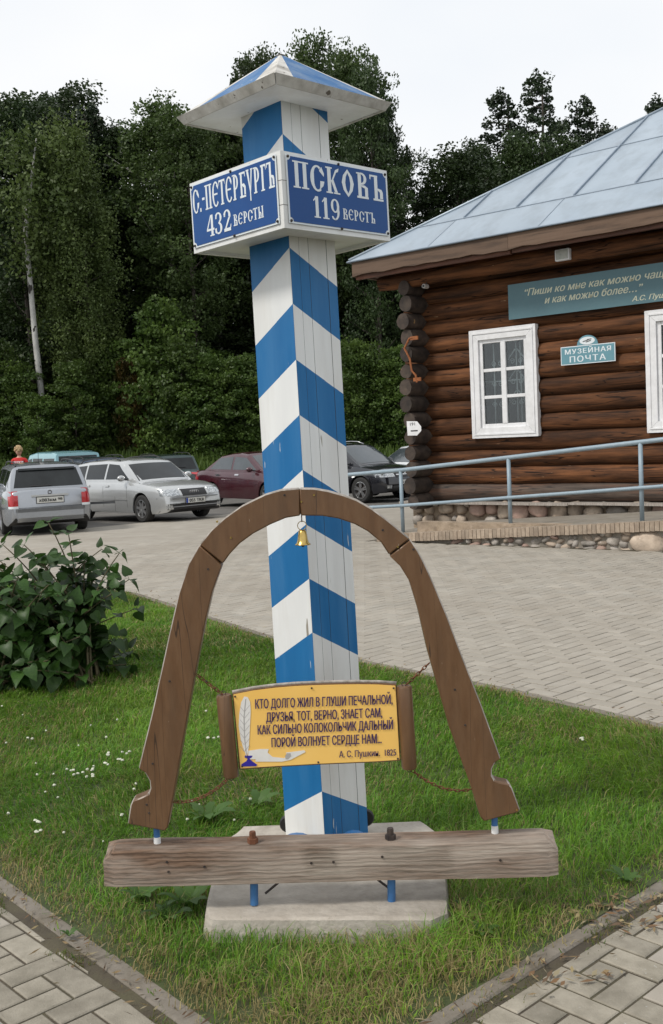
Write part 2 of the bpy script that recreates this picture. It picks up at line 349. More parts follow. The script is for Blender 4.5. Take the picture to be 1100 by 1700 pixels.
# parking: asphalt beyond the paving
sheet('car_park', [(-36, 8), (40, 8), (40, 40.5), (-36, 40.5)], -.03, M['asphalt'], 1.5)
sheet('car_park_verge', [(-40, 40.2), (40, 40.2), (40, 53), (-40, 53)], .01, mat('verge_turf', (.045, .085, .015), (.09, .14, .03), scale=2.5, rough=.95, dirt=(.10, .10, .04), dscale=1.0, damt=.5), 1.5)

# lawn soil
me = bpy.data.meshes.new('lawn'); bm = bmesh.new()
f = bm.faces.new([bm.verts.new((x, y, .002)) for x, y in lawn_poly]); bmesh.ops.triangulate(bm, faces=[f]); bmesh.ops.recalc_face_normals(bm, faces=bm.faces)
bm.to_mesh(me); bm.free(); me.materials.append(M['soil']); tag(link(bpy.data.objects.new('lawn', me)), kind='structure')

# ---- pavers
def clip(poly, a, n):
    out = []
    for i in range(len(poly)):
        p, q = poly[i], poly[(i + 1) % len(poly)]; dp = (p - a).dot(n); dq = (q - a).dot(n)
        if dp >= 0: out.append(p)
        if dp * dq < 0: out.append(p + (q - p) * (dp / (dp - dq)))
    return out
def shrink(poly, d):
    c = Vector((0, 0)); A = 0
    n = len(poly); out = []
    area = sum(poly[i].x * poly[(i + 1) % n].y - poly[(i + 1) % n].x * poly[i].y for i in range(n)) / 2
    sgn = 1 if area > 0 else -1
    for i in range(n):
        p0, p, p1 = poly[i - 1], poly[i], poly[(i + 1) % n]
        e0 = (p - p0); e1 = (p1 - p)
        if e0.length < 1e-6 or e1.length < 1e-6: return None
        e0.normalize(); e1.normalize()
        n0 = Vector((-e0.y, e0.x)) * sgn; n1 = Vector((-e1.y, e1.x)) * sgn
        k = 1 + n0.dot(n1)
        if k < .15: return None
        out.append(p + (n0 + n1) * (d / k))
    return out
nL = Vector((-eL.y, eL.x)); nL = nL if nL.dot(Vector((-3, 0)) - LC) > 0 else -nL
nR = Vector((-eR.y, eR.x)); nR = nR if nR.dot(Vector((3, 0)) - LC) > 0 else -nR
def rects_pinwheel(i0, i1, j0, j1):
    t = .1
    for i in range(i0, i1):
        for j in range(j0, j1):
            x, y = i * .3, j * .3
            yield (x, y, 2, 1); yield (x + .2, y, 1, 2); yield (x + .1, y + .2, 2, 1); yield (x, y + .1, 1, 2); yield (x + .1, y + .1, 1, 1)
def rects_herring(i0, i1, j0, j1):
    for i in range(i0, i1):
        for j in range(j0, j1):
            k = (i - j) % 4
            if k == 0: yield (i * .1, j * .1, 2, 1)
            if k == 3: yield (i * .1, j * .1, 1, 2)      # herringbone on a 10 cm lattice
def paver_poly(r):
    x, y, a, b = r; q = [(x, y), (x + a * .1, y), (x + a * .1, y + b * .1), (x, y + b * .1)]
    return [gu * p + gv * s for p, s in q]
near = []; far = []
def add_paver(poly, y):
    s1 = shrink(poly, .0042); 
    if s1 is None: return
    s2 = shrink(poly, .0085)
    if s2 is None: return
    z = random.uniform(-.0015, .0015)
    c = sum(poly, Vector((0, 0))) / len(poly)
    # in view?
    d = Vector((c.x, c.y, 0)) - CAM; zz = d.dot(cF)
    if zz < .5: return
    px = 550 + F_PX * d.dot(cR) / zz; py = 850 - F_PX * d.dot(cU) / zz
    vis = -20 < px < 1120 and py < 1730
    if not (-500 < px < 1600 and py < 2100): return
    (near if vis else far).append((zz, s1, s2, z, c))
for r in rects_pinwheel(-6, 22, -2, 26):
    p = paver_poly(r); c = sum(p, Vector((0, 0))) / 4
    if c.y > 6.6 or c.y < .6: continue
    dl = (c - LC).dot(nL); dr = (c - LC).dot(nR)
    if dl > 0.02 and dl >= dr:
        if c.y > 5.5 and c.x > -2: continue
        p = clip(p, LC + nL * .098, nL)
    elif dr > .02: p = clip(p, LC + nR * .088, nR)
    else: continue
    if len(p) >= 3: add_paver(p, c.y)
pl2 = [Vector(p) for p in plz]
def plaza_clip(p, c):
    # signed distance to the plaza edge polyline
    best = None
    for i in range(len(pl2) - 1):
        a, b = pl2[i], pl2[i + 1]; e = (b - a); t = max(0, min(1, (c - a).dot(e) / e.dot(e))); q = a + e * t; d = (c - q).length
        if best is None or d < best[0]:
            n = Vector((-e.y, e.x)).normalized(); n = n if n.dot(Vector((3, 12)) - a) > 0 else -n
            best = (d, a, n)
    d, a, n = best
    if (c - a).dot(n) < -.02: return None
    return clip(p, a + n * .075, n)
for r in rects_herring(10, 230, -60, 200):
    p = paver_poly(r); c = sum(p, Vector((0, 0))) / 4
    if c.y < 4.55 or c.y > 17.5 or c.x < -7 or c.x > 6: continue
    if c.y < 6.6 and (c - LC).dot(nL) > 0: continue
    if inside(c.x, c.y, lawn_poly): 
        pass
    if (c - LC).dot(nR) > -.02 and c.x < 2.9 and c.y < 6.2 and False: continue
    dn = (c - Vector((1.401, 18.076))).dot(Vector((-.643, -.766)))
    if dn < 2.25 and (c - Vector((1.401, 18.076))).dot(Vector((.766, -.643))) > .7: continue
    q = plaza_clip(p, c)
    if q and len(q) >= 3: add_paver(q, c.y)
near.sort(key=lambda t: t[0])
def paver_mb(mb, s1, s2, z, c=Vector((0, 0)), base=0.0):
    n = len(s1); lo = [(p.x - c.x, p.y - c.y, base - .011) for p in s1]; mi = [(p.x - c.x, p.y - c.y, base + z - .003) for p in s1]; hi = [(p.x - c.x, p.y - c.y, base + z) for p in s2]
    b = len(mb.v); mb.v += lo + mi + hi
    fs = [tuple(range(b + 2 * n, b + 3 * n))]
    for i in range(n):
        j = (i + 1) % n
        fs.append((b + i, b + j, b + n + j, b + n + i)); fs.append((b + n + i, b + n + j, b + 2 * n + j, b + 2 * n + i))
    mb.f += fs; mb.m += [0] * len(fs)
for zz, s1, s2, z, c in near[:300]:
    mb = MB(); paver_mb(mb, s1, s2, z, c); o = mb.build('paver', M['paver'] if c.y < 4.5 or (c - LC).dot(nL) > 0 and c.x < -1 and c.y < 6 else M['paver_plaza'], PAV, fix=True); o.location = (c.x, c.y, 0)
mb = MB(); tints = []
for zz, s1, s2, z, c in near[300:] + far:
    k0 = len(mb.v); paver_mb(mb, s1, s2, z, base=gz(c.x, c.y)); t = random.uniform(.93, 1.06); w = random.uniform(-.012, .012)
    tints += [(t + w, t, t - w, 1)] * (len(mb.v) - k0)
me = mb.mesh('pavers', M['paver_far'], fix=False)
a = me.color_attributes.new('tint', 'FLOAT_COLOR', 'POINT'); a.data.foreach_set('color', np.array(tints, np.float32).ravel())
bm = bmesh.new(); bm.from_mesh(me); bmesh.ops.recalc_face_normals(bm, faces=bm.faces); bm.to_mesh(me); bm.free()
tag(link(bpy.data.objects.new('pavers', me), PAV), kind='stuff')
# far paving where single pavers can no longer be told apart
pf = sheet('far_paving', [(-11, 16.15), (-2.0, 25.45), (16, 27.15), (30, 14), (30, -2), (-28, -2)], -.002, M['paver_far'], 1.0)
bm = bmesh.new(); bm.from_mesh(pf.data)
bmesh.ops.bisect_plane(bm, geom=bm.verts[:] + bm.edges[:] + bm.faces[:], plane_co=(0, 17.4, 0), plane_no=(0, -1, 0), clear_outer=True); bm.to_mesh(pf.data); bm.free()
a = pf.data.color_attributes.new('tint', 'FLOAT_COLOR', 'POINT'); a.data.foreach_set('color', [1.0] * 4 * len(pf.data.vertices))

# ---- concrete edging strips round the lawn
def strip(name, a, b, w0, w1, n, z=.001, seg=1.0):
    L = (b - a).length; k = max(1, int(L / seg)); e = (b - a) / k
    root = None; 
    for i in range(k):
        p = a + e * i + e.normalized() * .003; q = a + e * (i + 1) - e.normalized() * .003
        mb = MB(); mb.prism([(*(p + n * w0), -.05), (*(q + n * w0), -.05), (*(q + n * w1), -.05), (*(p + n * w1), -.05)], (0, 0, .05 + z + random.uniform(-.003, .003)))
        o = mb.build(name, M['kerb'], PAV, bevel=.006)
strip('edging_stone', LC + eL * -.02, LC + eL * 9, -.012, .056, nL)
strip('edging_stone', LC + eR * .09, LC + eR * 3.3, -.012, .052, nR)
for i in range(2, len(pl2) - 1):
    e = (pl2[i + 1] - pl2[i]); n = Vector((-e.y, e.x)).normalized(); n = n if n.dot(Vector((3, 12)) - pl2[i]) > 0 else -n
    strip('edging_stone', pl2[i], pl2[i + 1], 0, .065, n, .004)

# ================================================================== MILESTONE POST
PX0, PY0, PROT, LEAN = -.073, 3.85, -.032, -.0125
post = empty('milestone_post', (PX0, PY0, .085), 0, 'tall square wooden milestone post with blue and white chevron stripes and a small hipped cap', 'milestone')
post.rotation_euler = (0, LEAN, PROT)
# local frame of the post: +X/-Y diagonal; faces look to (-1,-1)/sqrt2 and (1,-1)/sqrt2
PS = .222; hd = PS / sqrt(2)
near_c = Vector((0, -hd, 0)); dL = Vector((-1, 1, 0)).normalized(); dR = Vector((1, 1, 0)).normalized()
nLf = Vector((-1, -1, 0)).normalized(); nRf = Vector((1, -1, 0)).normalized()
def stripe_board(u0, u1, d, nrm, z0, z1, par, gap=.0005, thick=.018, proud=0.0):
    "one board of a face; stripes are painted areas with their own outline"
    mb = MB(); K = .56; u0 += gap; u1 -= gap
    zs = [2.19 + .1955 * k for k in range(-14, 6)]           # stripe borders at the near edge, local height
    def P3(u, z, off=0.0): return near_c + d * u + nrm * (proud + off) + Vector((0, 0, z))
    for k, zk in enumerate(zs):
        zn = zk + .1955
        poly = [(u0, zk - K * u0), (u1, zk - K * u1), (u1, zn - K * u1), (u0, zn - K * u0)]
        pv = [Vector(p) for p in poly]
        pv = clip(pv, Vector((0, z0)), Vector((0, 1)))
        if len(pv) < 3: continue
        pv = clip(pv, Vector((0, z1)), Vector((0, -1)))
        if len(pv) < 3: continue
        mb.add([P3(p.x, p.y) for p in pv], [tuple(range(len(pv)))], (k + par) % 2)
    # sides and back of the board
    a = P3(u0, z0); b = P3(u1, z0); c = P3(u1, z0, -thick); e = P3(u0, z0, -thick); h = Vector((0, 0, z1 - z0))
    mb.add([a, b, c, e, a + h, b + h, c + h, e + h], [(1, 2, 6, 5), (3, 0, 4, 7), (2, 3, 7, 6), (0, 3, 2, 1), (4, 5, 6, 7)], 2)
    return mb
M['joint_grey'] = mat('board_side_grey', (.12, .12, .12))  # plain grey for the sides and backs of the boards
PZ1 = 2.70
pm = [M['white'], M['blue'], M['joint_grey']]
def face_boards(edges, d, nrm, par):
    for i in range(len(edges) - 1):
        stripe_board(edges[i] * PS, edges[i + 1] * PS, d, nrm, 0, PZ1, par, proud=random.uniform(-.0012, .0012) if i else 0).build('board', pm, post)
face_boards([0, .42, 1.0], dL, nLf, 1)
face_boards([0, .20, .40, .60, .80, 1.0], dR, nRf, 0)
bl = near_c + dL * PS; br = near_c + dR * PS
for (c0_, d_, n_) in ((bl, dR, Vector((-1, 1, 0)).normalized()), (br, dL, Vector((1, 1, 0)).normalized())):
    mb = MB(); a = c0_ + d_ * .0195; b = c0_ + d_ * (PS - .0195); h = Vector((0, 0, PZ1)); t = n_ * -.018
    mb.add([a, b, b + t, a + t, a + h, b + h, b + t + h, a + t + h], [(0, 1, 5, 4), (1, 2, 6, 5), (2, 3, 7, 6), (3, 0, 4, 7), (0, 3, 2, 1), (4, 5, 6, 7)], 0)
    mb.build('board', [M['white']], post)

# sign box round the post
BS = .509; bh = BS / sqrt(2); BZ0, BZ1 = 2.218, 2.470
def sqr(s, z): h = s / sqrt(2); return [Vector((-h, 0, z)), Vector((0, -h, z)), Vector((h, 0, z)), Vector((0, h, z))]
mb = MB()
lo, hi = sqr(BS, BZ0), sqr(BS, BZ1); li, hi2 = sqr(PS + .004, BZ0 + .012), sqr(PS + .004, BZ1 - .004)
for i in range(4):
    j = (i + 1) % 4
    mb.add([lo[i], lo[j], hi[j], hi[i]], [(0, 1, 2, 3)]); mb.add([hi[i], hi[j], hi2[j], hi2[i]], [(0, 1, 2, 3)]); 
    lo2 = sqr(BS - .03, BZ0); lo3 = sqr(BS - .03, BZ0 + .012)
    mb.add([lo[i], lo[j], lo2[j], lo2[i]], [(0, 1, 2, 3)]); mb.add([lo2[i], lo2[j], lo3[j], lo3[i]], [(0, 1, 2, 3)]); mb.add([lo3[i], lo3[j], li[j], li[i]], [(0, 1, 2, 3)])
sbox = mb.build('sign_box', M['white'], post)
for zz in (.075, .155):      # saw joints round the near corner of the box
    q = MB(); a_ = Vector((0, -bh - .0009, BZ0 + zz)); hh_ = Vector((0, 0, .0016)); l_ = a_ + dL * .022 + Vector((0, 0, .001)); r_2 = a_ + dR * .024; q.add([a_, l_, l_ + hh_, a_ + hh_, r_2, r_2 + hh_], [(0, 1, 2, 3), (0, 3, 5, 4)]); q.build('joint', M['iron'], sbox)
for i in (0, 1):             # underside boards
    for k in range(4):
        pass
# hipped cap
RS, RZ, AP = .550, 2.708, 2.896
e0 = sqr(RS, RZ); ap = [Vector((x * .022, y * .022, AP)) for x, y in ((-1, 0), (0, -1), (1, 0), (0, 1))]
for i in range(4):
    j = (i + 1) % 4; a, b, c, d = e0[i], e0[j], ap[j], ap[i]
    # strips of each roof slope: white next to the near/far hips, blue between
    def lerp(p, q, t): return p + (q - p) * t
    if i == 0: cuts = [(0, .18, 0), (.18, .80, 1), (.80, 1, 0)]
    elif i == 1: cuts = [(0, .15, 0), (.15, .93, 1), (.93, 1, 0)]
    else: cuts = [(0, .2, 0), (.2, .8, 1), (.8, 1, 0)]
    mb = MB()
    for t0, t1, ci in cuts:
        # stripes run down the slope, widening a little to the eave
        s0 = t0 if t0 in (0, 1) else t0 * .75 + .1; s1 = t1 if t1 in (0, 1) else t1 * .75 + .1
        mb.add([lerp(a, b, t0), lerp(a, b, t1), lerp(d, c, s1), lerp(d, c, s0)], [(0, 1, 2, 3)], ci)
    mb.build('roof_panel', [M['fascia_white'], M['sheet_blue']], post, fix=True)
mb = MB(); mb.add(ap, [(0, 1, 2, 3)]); mb.v = mb.v; 
t = [v + Vector((0, 0, .006)) for v in ap]; mb.add(t + [Vector((0, 0, AP + .012))], [(0, 1, 4), (1, 2, 4), (2, 3, 4), (3, 0, 4)]); mb.build('finial', M['fascia_white'], post)
e1 = sqr(RS + .006, RZ + .002); e2 = sqr(RS - .030, RZ - .027); e3 = sqr(RS - .05, RZ - .025); e4 = sqr(RS - .02, RZ - .002)
for i in range(4):
    j = (i + 1) % 4; mb = MB(); g = .0015
    def sh(q, k, w): return q[k] + (q[w] - q[k]).normalized() * g
    vs = [sh(e1, i, j), sh(e1, j, i), sh(e2, j, i), sh(e2, i, j), sh(e3, i, j), sh(e3, j, i), sh(e4, j, i), sh(e4, i, j)]
    mb.add(vs, [(0, 1, 2, 3), (3, 2, 5, 4), (4, 5, 6, 7), (7, 6, 1, 0), (0, 3, 4, 7), (1, 6, 5, 2)])
    mb.build('fascia_board', M['fascia_white'], post)
mb = MB(); so = sqr(RS - .045, RZ - .023); si = sqr(PS + .002, RZ - .015); k = 4
for i in range(4): mb.add([so[i], so[(i + 1) % 4], si[(i + 1) % 4], si[i]], [(0, 1, 2, 3)])
mb.build('soffit', M['white'], post)
# iron foot: black rounds and blue strap loops
for sx, zc in ((-1, .05), (1, .06)):
    c = Vector((sx * (hd - .008), .045, zc - .005)); mb = MB(); mb.lathe([(0, -.010), (.030, -.010), (.034, -.005), (.034, .005), (.030, .010), (0, .010)], 16, 'y', c); mb.build('rubber_buffer', M['black'], post, smooth=True)
for x0, x1 in ((-.165, -.045), (.055, .155)):
    mb = MB(); pts = []
    for k in range(9):
        a = pi * k / 8; pts.append(((x0 + x1) / 2 - cos(a) * (x1 - x0) / 2, -hd + .01, .035 + .036 * sin(a)))
    for k in range(8):
        p, q = Vector(pts[k]), Vector(pts[k + 1]); w = Vector((0, .03, 0)); t = Vector((0, 0, -.006))
        mb.add([p, q, q + w, p + w, p + t, q + t, q + w + t, p + w + t], [(0, 1, 2, 3), (7, 6, 5, 4), (0, 4, 5, 1), (3, 2, 6, 7)])
    mb.build('strap', M['blue_steel'], post, smooth=True)

# ---- hand-drawn old Cyrillic letters made of pen strokes
class Pen:
    def __init__(s): s.p = []
    def poly(s, pts): s.p.append([Vector(p) for p in pts])
    def V(s, x, y0, y1, w): s.poly([(x, y0), (x + w, y0), (x + w, y1), (x, y1)])
    def serif(s, x, y, w, up=True, h=.055):
        s.poly([(x, y), (x + w, y), (x + w, y + h), (x, y + h)])
    def arc(s, cx, cy, rx, ry, a0, a1, tv, th, n=12):
        o = []; i_ = []
        for k in range(n + 1):
            a = radians(a0 + (a1 - a0) * k / n); t = th + (tv - th) * abs(cos(a)) ** 1.5
            o.append((cx + rx * cos(a), cy + ry * sin(a))); i_.append((cx + (rx - t) * cos(a), cy + (ry - min(t, .5 * (tv + th))) * sin(a)))
        for k in range(n): s.poly([o[k], o[k + 1], i_[k + 1], i_[k]])
T, H_ = .17, .07
def g_P(p): p.V(.06, 0, 1, T); p.V(.44, 0, 1, T); p.serif(-.03, .94, .74); p.serif(-.03, 0, .34); p.serif(.36, 0, .34); return .66
def g_S(p): p.arc(.34, .48, .34, .50, 60, 300, .18, .07, 14); p.poly([(.44, .78), (.66, .58), (.68, .70), (.56, .94)]); p.poly([(.48, .40), (.68, .40), (.62, .22), (.40, .04), (.46, .16)]); return .64
def g_K(p): p.V(.08, 0, 1, T); p.serif(0, 0, .32); p.serif(0, .94, .32); p.poly([(.25, .45), (.48, .92), (.66, 1.0), (.62, .86), (.52, .82), (.32, .46)]); p.poly([(.24, .50), (.36, .56), (.56, .06), (.42, .06)]); p.serif(.36, 0, .32); return .64
def g_O(p):
    o = [(.33, 1.04), (.56, .78), (.64, .5), (.56, .22), (.33, -.04), (.10, .22), (.02, .5), (.10, .78)]
    i_ = [(.33, .90), (.42, .74), (.46, .5), (.42, .26), (.33, .10), (.24, .26), (.20, .5), (.24, .74)]
    for k in range(8): p.poly([o[k], o[(k + 1) % 8], i_[(k + 1) % 8], i_[k]])
    return .64
def g_V(p): p.V(.10, 0, 1, T); p.arc(.27, .77, .28, .24, -95, 95, .15, .07, 8); p.poly([(.26, .52), (.44, .52), (.60, .44), (.60, .06), (.44, .06), (.44, .40), (.26, .46)]); p.serif(.02, 0, .60, h=.08); p.serif(.02, .94, .3); return .62
def g_hard(p): p.V(.22, 0, 1, T); p.serif(-.02, .93, .42, h=.07); p.poly([(-.02, .93), (.05, .93), (.02, .80), (-.02, .84)]); p.poly([(.39, .50), (.60, .46), (.66, .36), (.66, .10), (.50, .10), (.50, .34), (.39, .42)]); p.serif(.14, 0, .54, h=.08); return .66
def g_E(p): p.arc(.36, .5, .36, .52, 45, 315, .17, .07, 14); p.V(.17, .47, .54, .36); p.poly([(.44, .84), (.60, .66), (.64, .80), (.55, .95)]); return .60
def g_T(p): p.V(.22, 0, 1, T); p.serif(0, .92, .62, h=.08); p.poly([(0, .92), (.07, .92), (.02, .78), (0, .78)]); p.poly([(.55, .92), (.62, .92), (.62, .78), (.60, .78)]); p.serif(.14, 0, .34); return .58
def g_R(p): p.V(.10, 0, 1, T); p.arc(.27, .70, .30, .30, -95, 95, .16, .07, 10); p.serif(.02, 0, .32); p.serif(.02, .95, .26, h=.05); return .58
def g_B(p): p.V(.10, 0, 1, T); p.serif(.02, .92, .56, h=.08); p.poly([(.50, .92), (.58, .92), (.58, .78), (.54, .80)]); p.poly([(.27, .54), (.46, .54), (.60, .42), (.60, .10), (.44, .10), (.44, .38), (.27, .46)]); p.serif(.02, 0, .58, h=.08); return .60
def g_U(p): p.poly([(.02, 1), (.20, 1), (.36, .26), (.30, .10)]); p.poly([(.34, .30), (.46, 1), (.58, 1), (.38, .10), (.30, .10)]); p.V(.28, -.22, .16, .10); p.serif(-.02, .96, .28); p.serif(.42, .96, .2); return .56
def g_G(p): p.V(.10, 0, 1, T); p.serif(.02, .92, .50, h=.08); p.poly([(.44, .92), (.52, .92), (.52, .76), (.49, .78)]); p.serif(.02, 0, .34); return .50
def g_dash(p): p.V(.0, .44, .54, .26); return .24
def g_dot(p): p.V(.0, 0, .15, .13); return .16
def g_4(p): p.V(.36, 0, 1, .17); p.poly([(.0, .34), (.10, .34), (.40, .98), (.34, 1.0)]); p.V(0, .26, .36, .62); p.serif(.26, 0, .36); return .60
def g_3(p): p.arc(.26, .76, .27, .25, -80, 150, .16, .07, 12); p.arc(.24, .27, .31, .28, -150, 85, .17, .07, 14); p.poly([(.03, .72), (.14, .72), (.14, .86), (.05, .88)]); p.poly([(-.02, .14), (.11, .14), (.11, .30), (-.02, .28)]); return .56
def g_2(p): p.arc(.28, .72, .28, .29, -20, 165, .17, .07, 12); p.poly([(.38, .62), (.55, .64), (.20, .14), (.02, .02)]); p.V(.02, 0, .15, .54); p.poly([(.48, .15), (.56, .15), (.58, .30), (.53, .30)]); p.poly([(.02, .70), (.14, .70), (.14, .84), (.03, .86)]); return .58
def g_1(p): p.V(.14, 0, 1, .19); p.poly([(.0, .80), (.16, .98), (.16, .88), (.04, .76)]); p.serif(.04, 0, .40, h=.06); return .44
def g_9(p): p.arc(.28, .68, .28, .33, 0, 360, .16, .07, 20); p.arc(.26, .44, .30, .44, -100, 25, .16, .08, 10); p.arc(.25, .16, .2, .16, 170, 300, .1, .08, 6); return .60
def g_Y(p): p.V(.08, 0, 1, .16); p.poly([(.24, .55), (.40, .52), (.46, .40), (.46, .10), (.32, .10), (.32, .40), (.24, .46)]); p.serif(0, 0, .46, h=.08); p.serif(0, .94, .28); p.V(.56, 0, 1, .16); p.serif(.50, 0, .28); p.serif(.50, .94, .28); return .78
GL = {'П': g_P, 'С': g_S, 'К': g_K, 'О': g_O, 'В': g_V, 'Ъ': g_hard, 'Е': g_E, 'Т': g_T, 'Р': g_R, 'Б': g_B, 'У': g_U, 'Г': g_G, '-': g_dash, '.': g_dot,
      '4': g_4, '3': g_3, '2': g_2, '1': g_1, '9': g_9, 'Ы': g_Y}
def slav(mb, text, x, y, h, wx, mk, gap=.12, width=None):
    "draw text with its baseline at (x, y); mk maps (u, v, lift) to 3D"
    if width is not None:
        tot = 0
        for ch in text: p = Pen(); tot += GL[ch](p) + gap
        wx = width / (tot - gap) / h
    lift = 0
    for ch in text:
        p = Pen(); w = GL[ch](p)
        for k, poly in enumerate(p.p):
            pts = [mk(x + q.x * h * wx, y + q.y * h, .00008 * (k % 14)) for q in poly]
            mb.add(pts, [tuple(range(len(pts)))])
        x += (w + gap) * h * wx
    return x
def enamel_sign(dirv, nrm, label, draw):
    W_, Hh = .482, .226
    root = empty('enamel_sign', (0, 0, 0), 0, label, 'sign'); root.matrix_world = post_mw
    cen = Vector((0, -bh, (BZ0 + BZ1) / 2 + .004)) + dirv * (BS / 2 + .005) + nrm * .003
    if dirv.x > 0: ux = dirv
    else: ux = -dirv
    def mk(u, v, l): return cen + ux * u + Vector((0, 0, v)) + nrm * (.0036 + l)
    def plate(w, h, notch, d0, d1, mi, mb):
        pts = []
        for sx, sy in ((-1, -1), (1, -1), (1, 1), (-1, 1)):
            c = Vector((sx * w / 2, sy * h / 2)); arc_ = []
            for k in range(5):
                a = pi / 2 * k / 4
                arc_.append(c + Vector((-sx * notch * cos(a), -sy * notch * sin(a))) if notch else c)
            if not notch: arc_ = [c]
            elif sx * sy > 0: arc_ = arc_[::-1]
            if notch and sx * sy > 0: pass
            pts += arc_
        mb.prism([cen + ux * q.x + Vector((0, 0, q.y)) + nrm * d0 for q in pts], nrm * (d1 - d0), mi)
    mb = MB(); plate(W_, Hh, 0, 0, .0018, 0, mb); mb.build('rim', M['letter_white'], root)
    mb = MB(); plate(W_ - .012, Hh - .012, .014, .0019, .0032, 0, mb); mb.build('panel', M['enamel'], root)
    mb = MB(); draw(mb, mk); mb.build('lettering', M['letter_white'], root, fix=False)
    for sx, sy in ((-1, -1), (1, -1), (1, 1), (-1, 1), (0, 1), (0, -1)):
        c = mk(sx * (W_ / 2 - .008), sy * (Hh / 2 - (.008 if sx else .003)), 0); mb = MB(); mb.ball(c, .005, 8, 5); mb.build('nail', M['iron'], root, smooth=True)
    return root
bpy.context.view_layer.update(); post_mw = post.matrix_world.copy()
def dr_pskov(mb, mk):
    slav(mb, 'ПСКОВЪ', -.212, .006, .089, 1, mk, width=.428); slav(mb, '119', -.130, -.084, .072, 1, mk, width=.125); slav(mb, 'ВЕРСТЪ', .008, -.076, .037, 1, mk, width=.160)
def dr_spb(mb, mk):
    slav(mb, 'С.-ПЕТЕРБУРГЪ', -.228, .008, .086, 1, mk, gap=.10, width=.458); slav(mb, '432', -.155, -.088, .074, 1, mk, width=.142); slav(mb, 'ВЕРСТЫ', .000, -.078, .039, 1, mk, width=.165)
enamel_sign(dR, nRf, 'dark blue enamel sign reading ПСКОВЪ 119 верстъ on the right face of the post box', dr_pskov)
enamel_sign(dL, nLf, 'dark blue enamel sign reading С.-ПЕТЕРБУРГЪ 432 версты on the left face of the post box', dr_spb)

# ---- concrete slab
sl_ = empty('base_slab', (-.05, 3.5, 0), 0, 'rough concrete slab under the striped post with chamfered corners, grass round it', 'slab')
o_ = [(-.475, 3.27), (-.445, 3.235), (.255, 3.16), (.315, 3.22), (.365, 3.82), (.29, 3.99), (-.40, 4.01), (-.475, 3.84)]
mb = MB(); n = len(o_)
def rz(i): return .078 + [.0, -.006, -.004, -.012, 0, 0, .003, 0][i]
top = [(x + random.uniform(-.004, .004) + .05, y - 3.5, rz(i)) for i, (x, y) in enumerate(o_)]
top_i = [(p[0] * .97, p[1] * .95, p[2] + .004) for p in top]; bot = [(p[0] * 1.03, p[1] * 1.03, -.02) for p in top]
mb.add(top_i + top + bot, [tuple(range(n))] + [(i, (i + 1) % n, n + (i + 1) % n, n + i) for i in range(n)] + [(n + i, n + (i + 1) % n, 2 * n + (i + 1) % n, 2 * n + i) for i in range(n)])
o = mb.build('slab', M['concrete'], sl_, smooth=True)
bm = bmesh.new(); bm.from_mesh(o.data); bmesh.ops.triangulate(bm, faces=bm.faces); bmesh.ops.subdivide_edges(bm, edges=bm.edges, cuts=5, use_grid_fill=True)
from mathutils import noise as mnoise
for v in bm.verts: v.co += v.normal * (mnoise.noise(v.co * 9) * .006 + mnoise.noise(v.co * 30) * .003)
bm.to_mesh(o.data); bm.free()

# ---- beam
beam = empty('timber_beam', (-.055, 3.33, .22), 0, 'thick weathered grey-brown timber beam lying across in front of the post, carrying the arch', 'beam')
beam.rotation_euler = (0, radians(.9), radians(-.7))
hl = .742
prof = [(-.052, -.058), (.052, -.058), (.052, .062), (.0, .063), (-.047, .061), (-.052, .055)]    # y, z
mb = MB(); nb = 40; pr = len(prof)
rows = []
for k in range(nb + 1):
    x = -hl + 2 * hl * k / nb; e = min(x + hl, hl - x); cut = max(0, 1 - e / .035)
    ring = []
    for (y, z) in prof:
        zz = z - (cut * (.032 if y < .01 else .008) if z > .03 else 0); yy = y + (cut * .012 if y < -.03 else 0)
        ring.append((x, yy + mnoise.noise(Vector((x * 4, y * 20, z * 20))) * .003, zz + mnoise.noise(Vector((x * 5, y * 9 + 7, z * 15))) * .003))
    rows.append(ring)
vs = [v for r in rows for v in r]; fs = [(k * pr + j, (k + 1) * pr + j, (k + 1) * pr + (j + 1) % pr, k * pr + (j + 1) % pr) for k in range(nb) for j in range(pr)]
fs += [tuple(range(pr)), tuple(range(nb * pr, (nb + 1) * pr))]
mb.add(vs, fs); mb.build('beam_timber', M['wood_beam'], beam, smooth=True)
for bx, xr in ((-.254, 0), (.199, 0)):
    mb = MB(); mb.lathe([(0, .100), (.010, .100), (.011, .094), (.011, .060)], 8, 'z', (bx, -.008, 0)); mb.lathe([(.0, .078), (.018, .078), (.018, .062)], 6, 'z', (bx, -.008, 0)); mb.build('bolt', M['rust'] if bx < 0 else M['iron'], beam)
    mb = MB(); mb.tube([(bx, -.01, -.058), (bx - .002, -.012, -.145)], .0135, 12); mb.build('support_pipe', M['blue_steel'], beam, smooth=True)
for xa, xb in ((-.22, -.14), (.20, .12)):
    mb = MB(); mb.tube([(xa, .0, -.115), (xb, .03, -.062)], .004, 6); mb.build('brace_rod', M['iron'], beam)
random.seed(11)
for k in range(7):
    x = random.uniform(-.65, .65); z = random.uniform(-.03, .035); mb = MB(); mb.lathe([(0, -.0545), (.004, -.0548), (.0045, -.052)], 8, 'y', (x, 0, z)); mb.build('nail', M['iron'], beam)

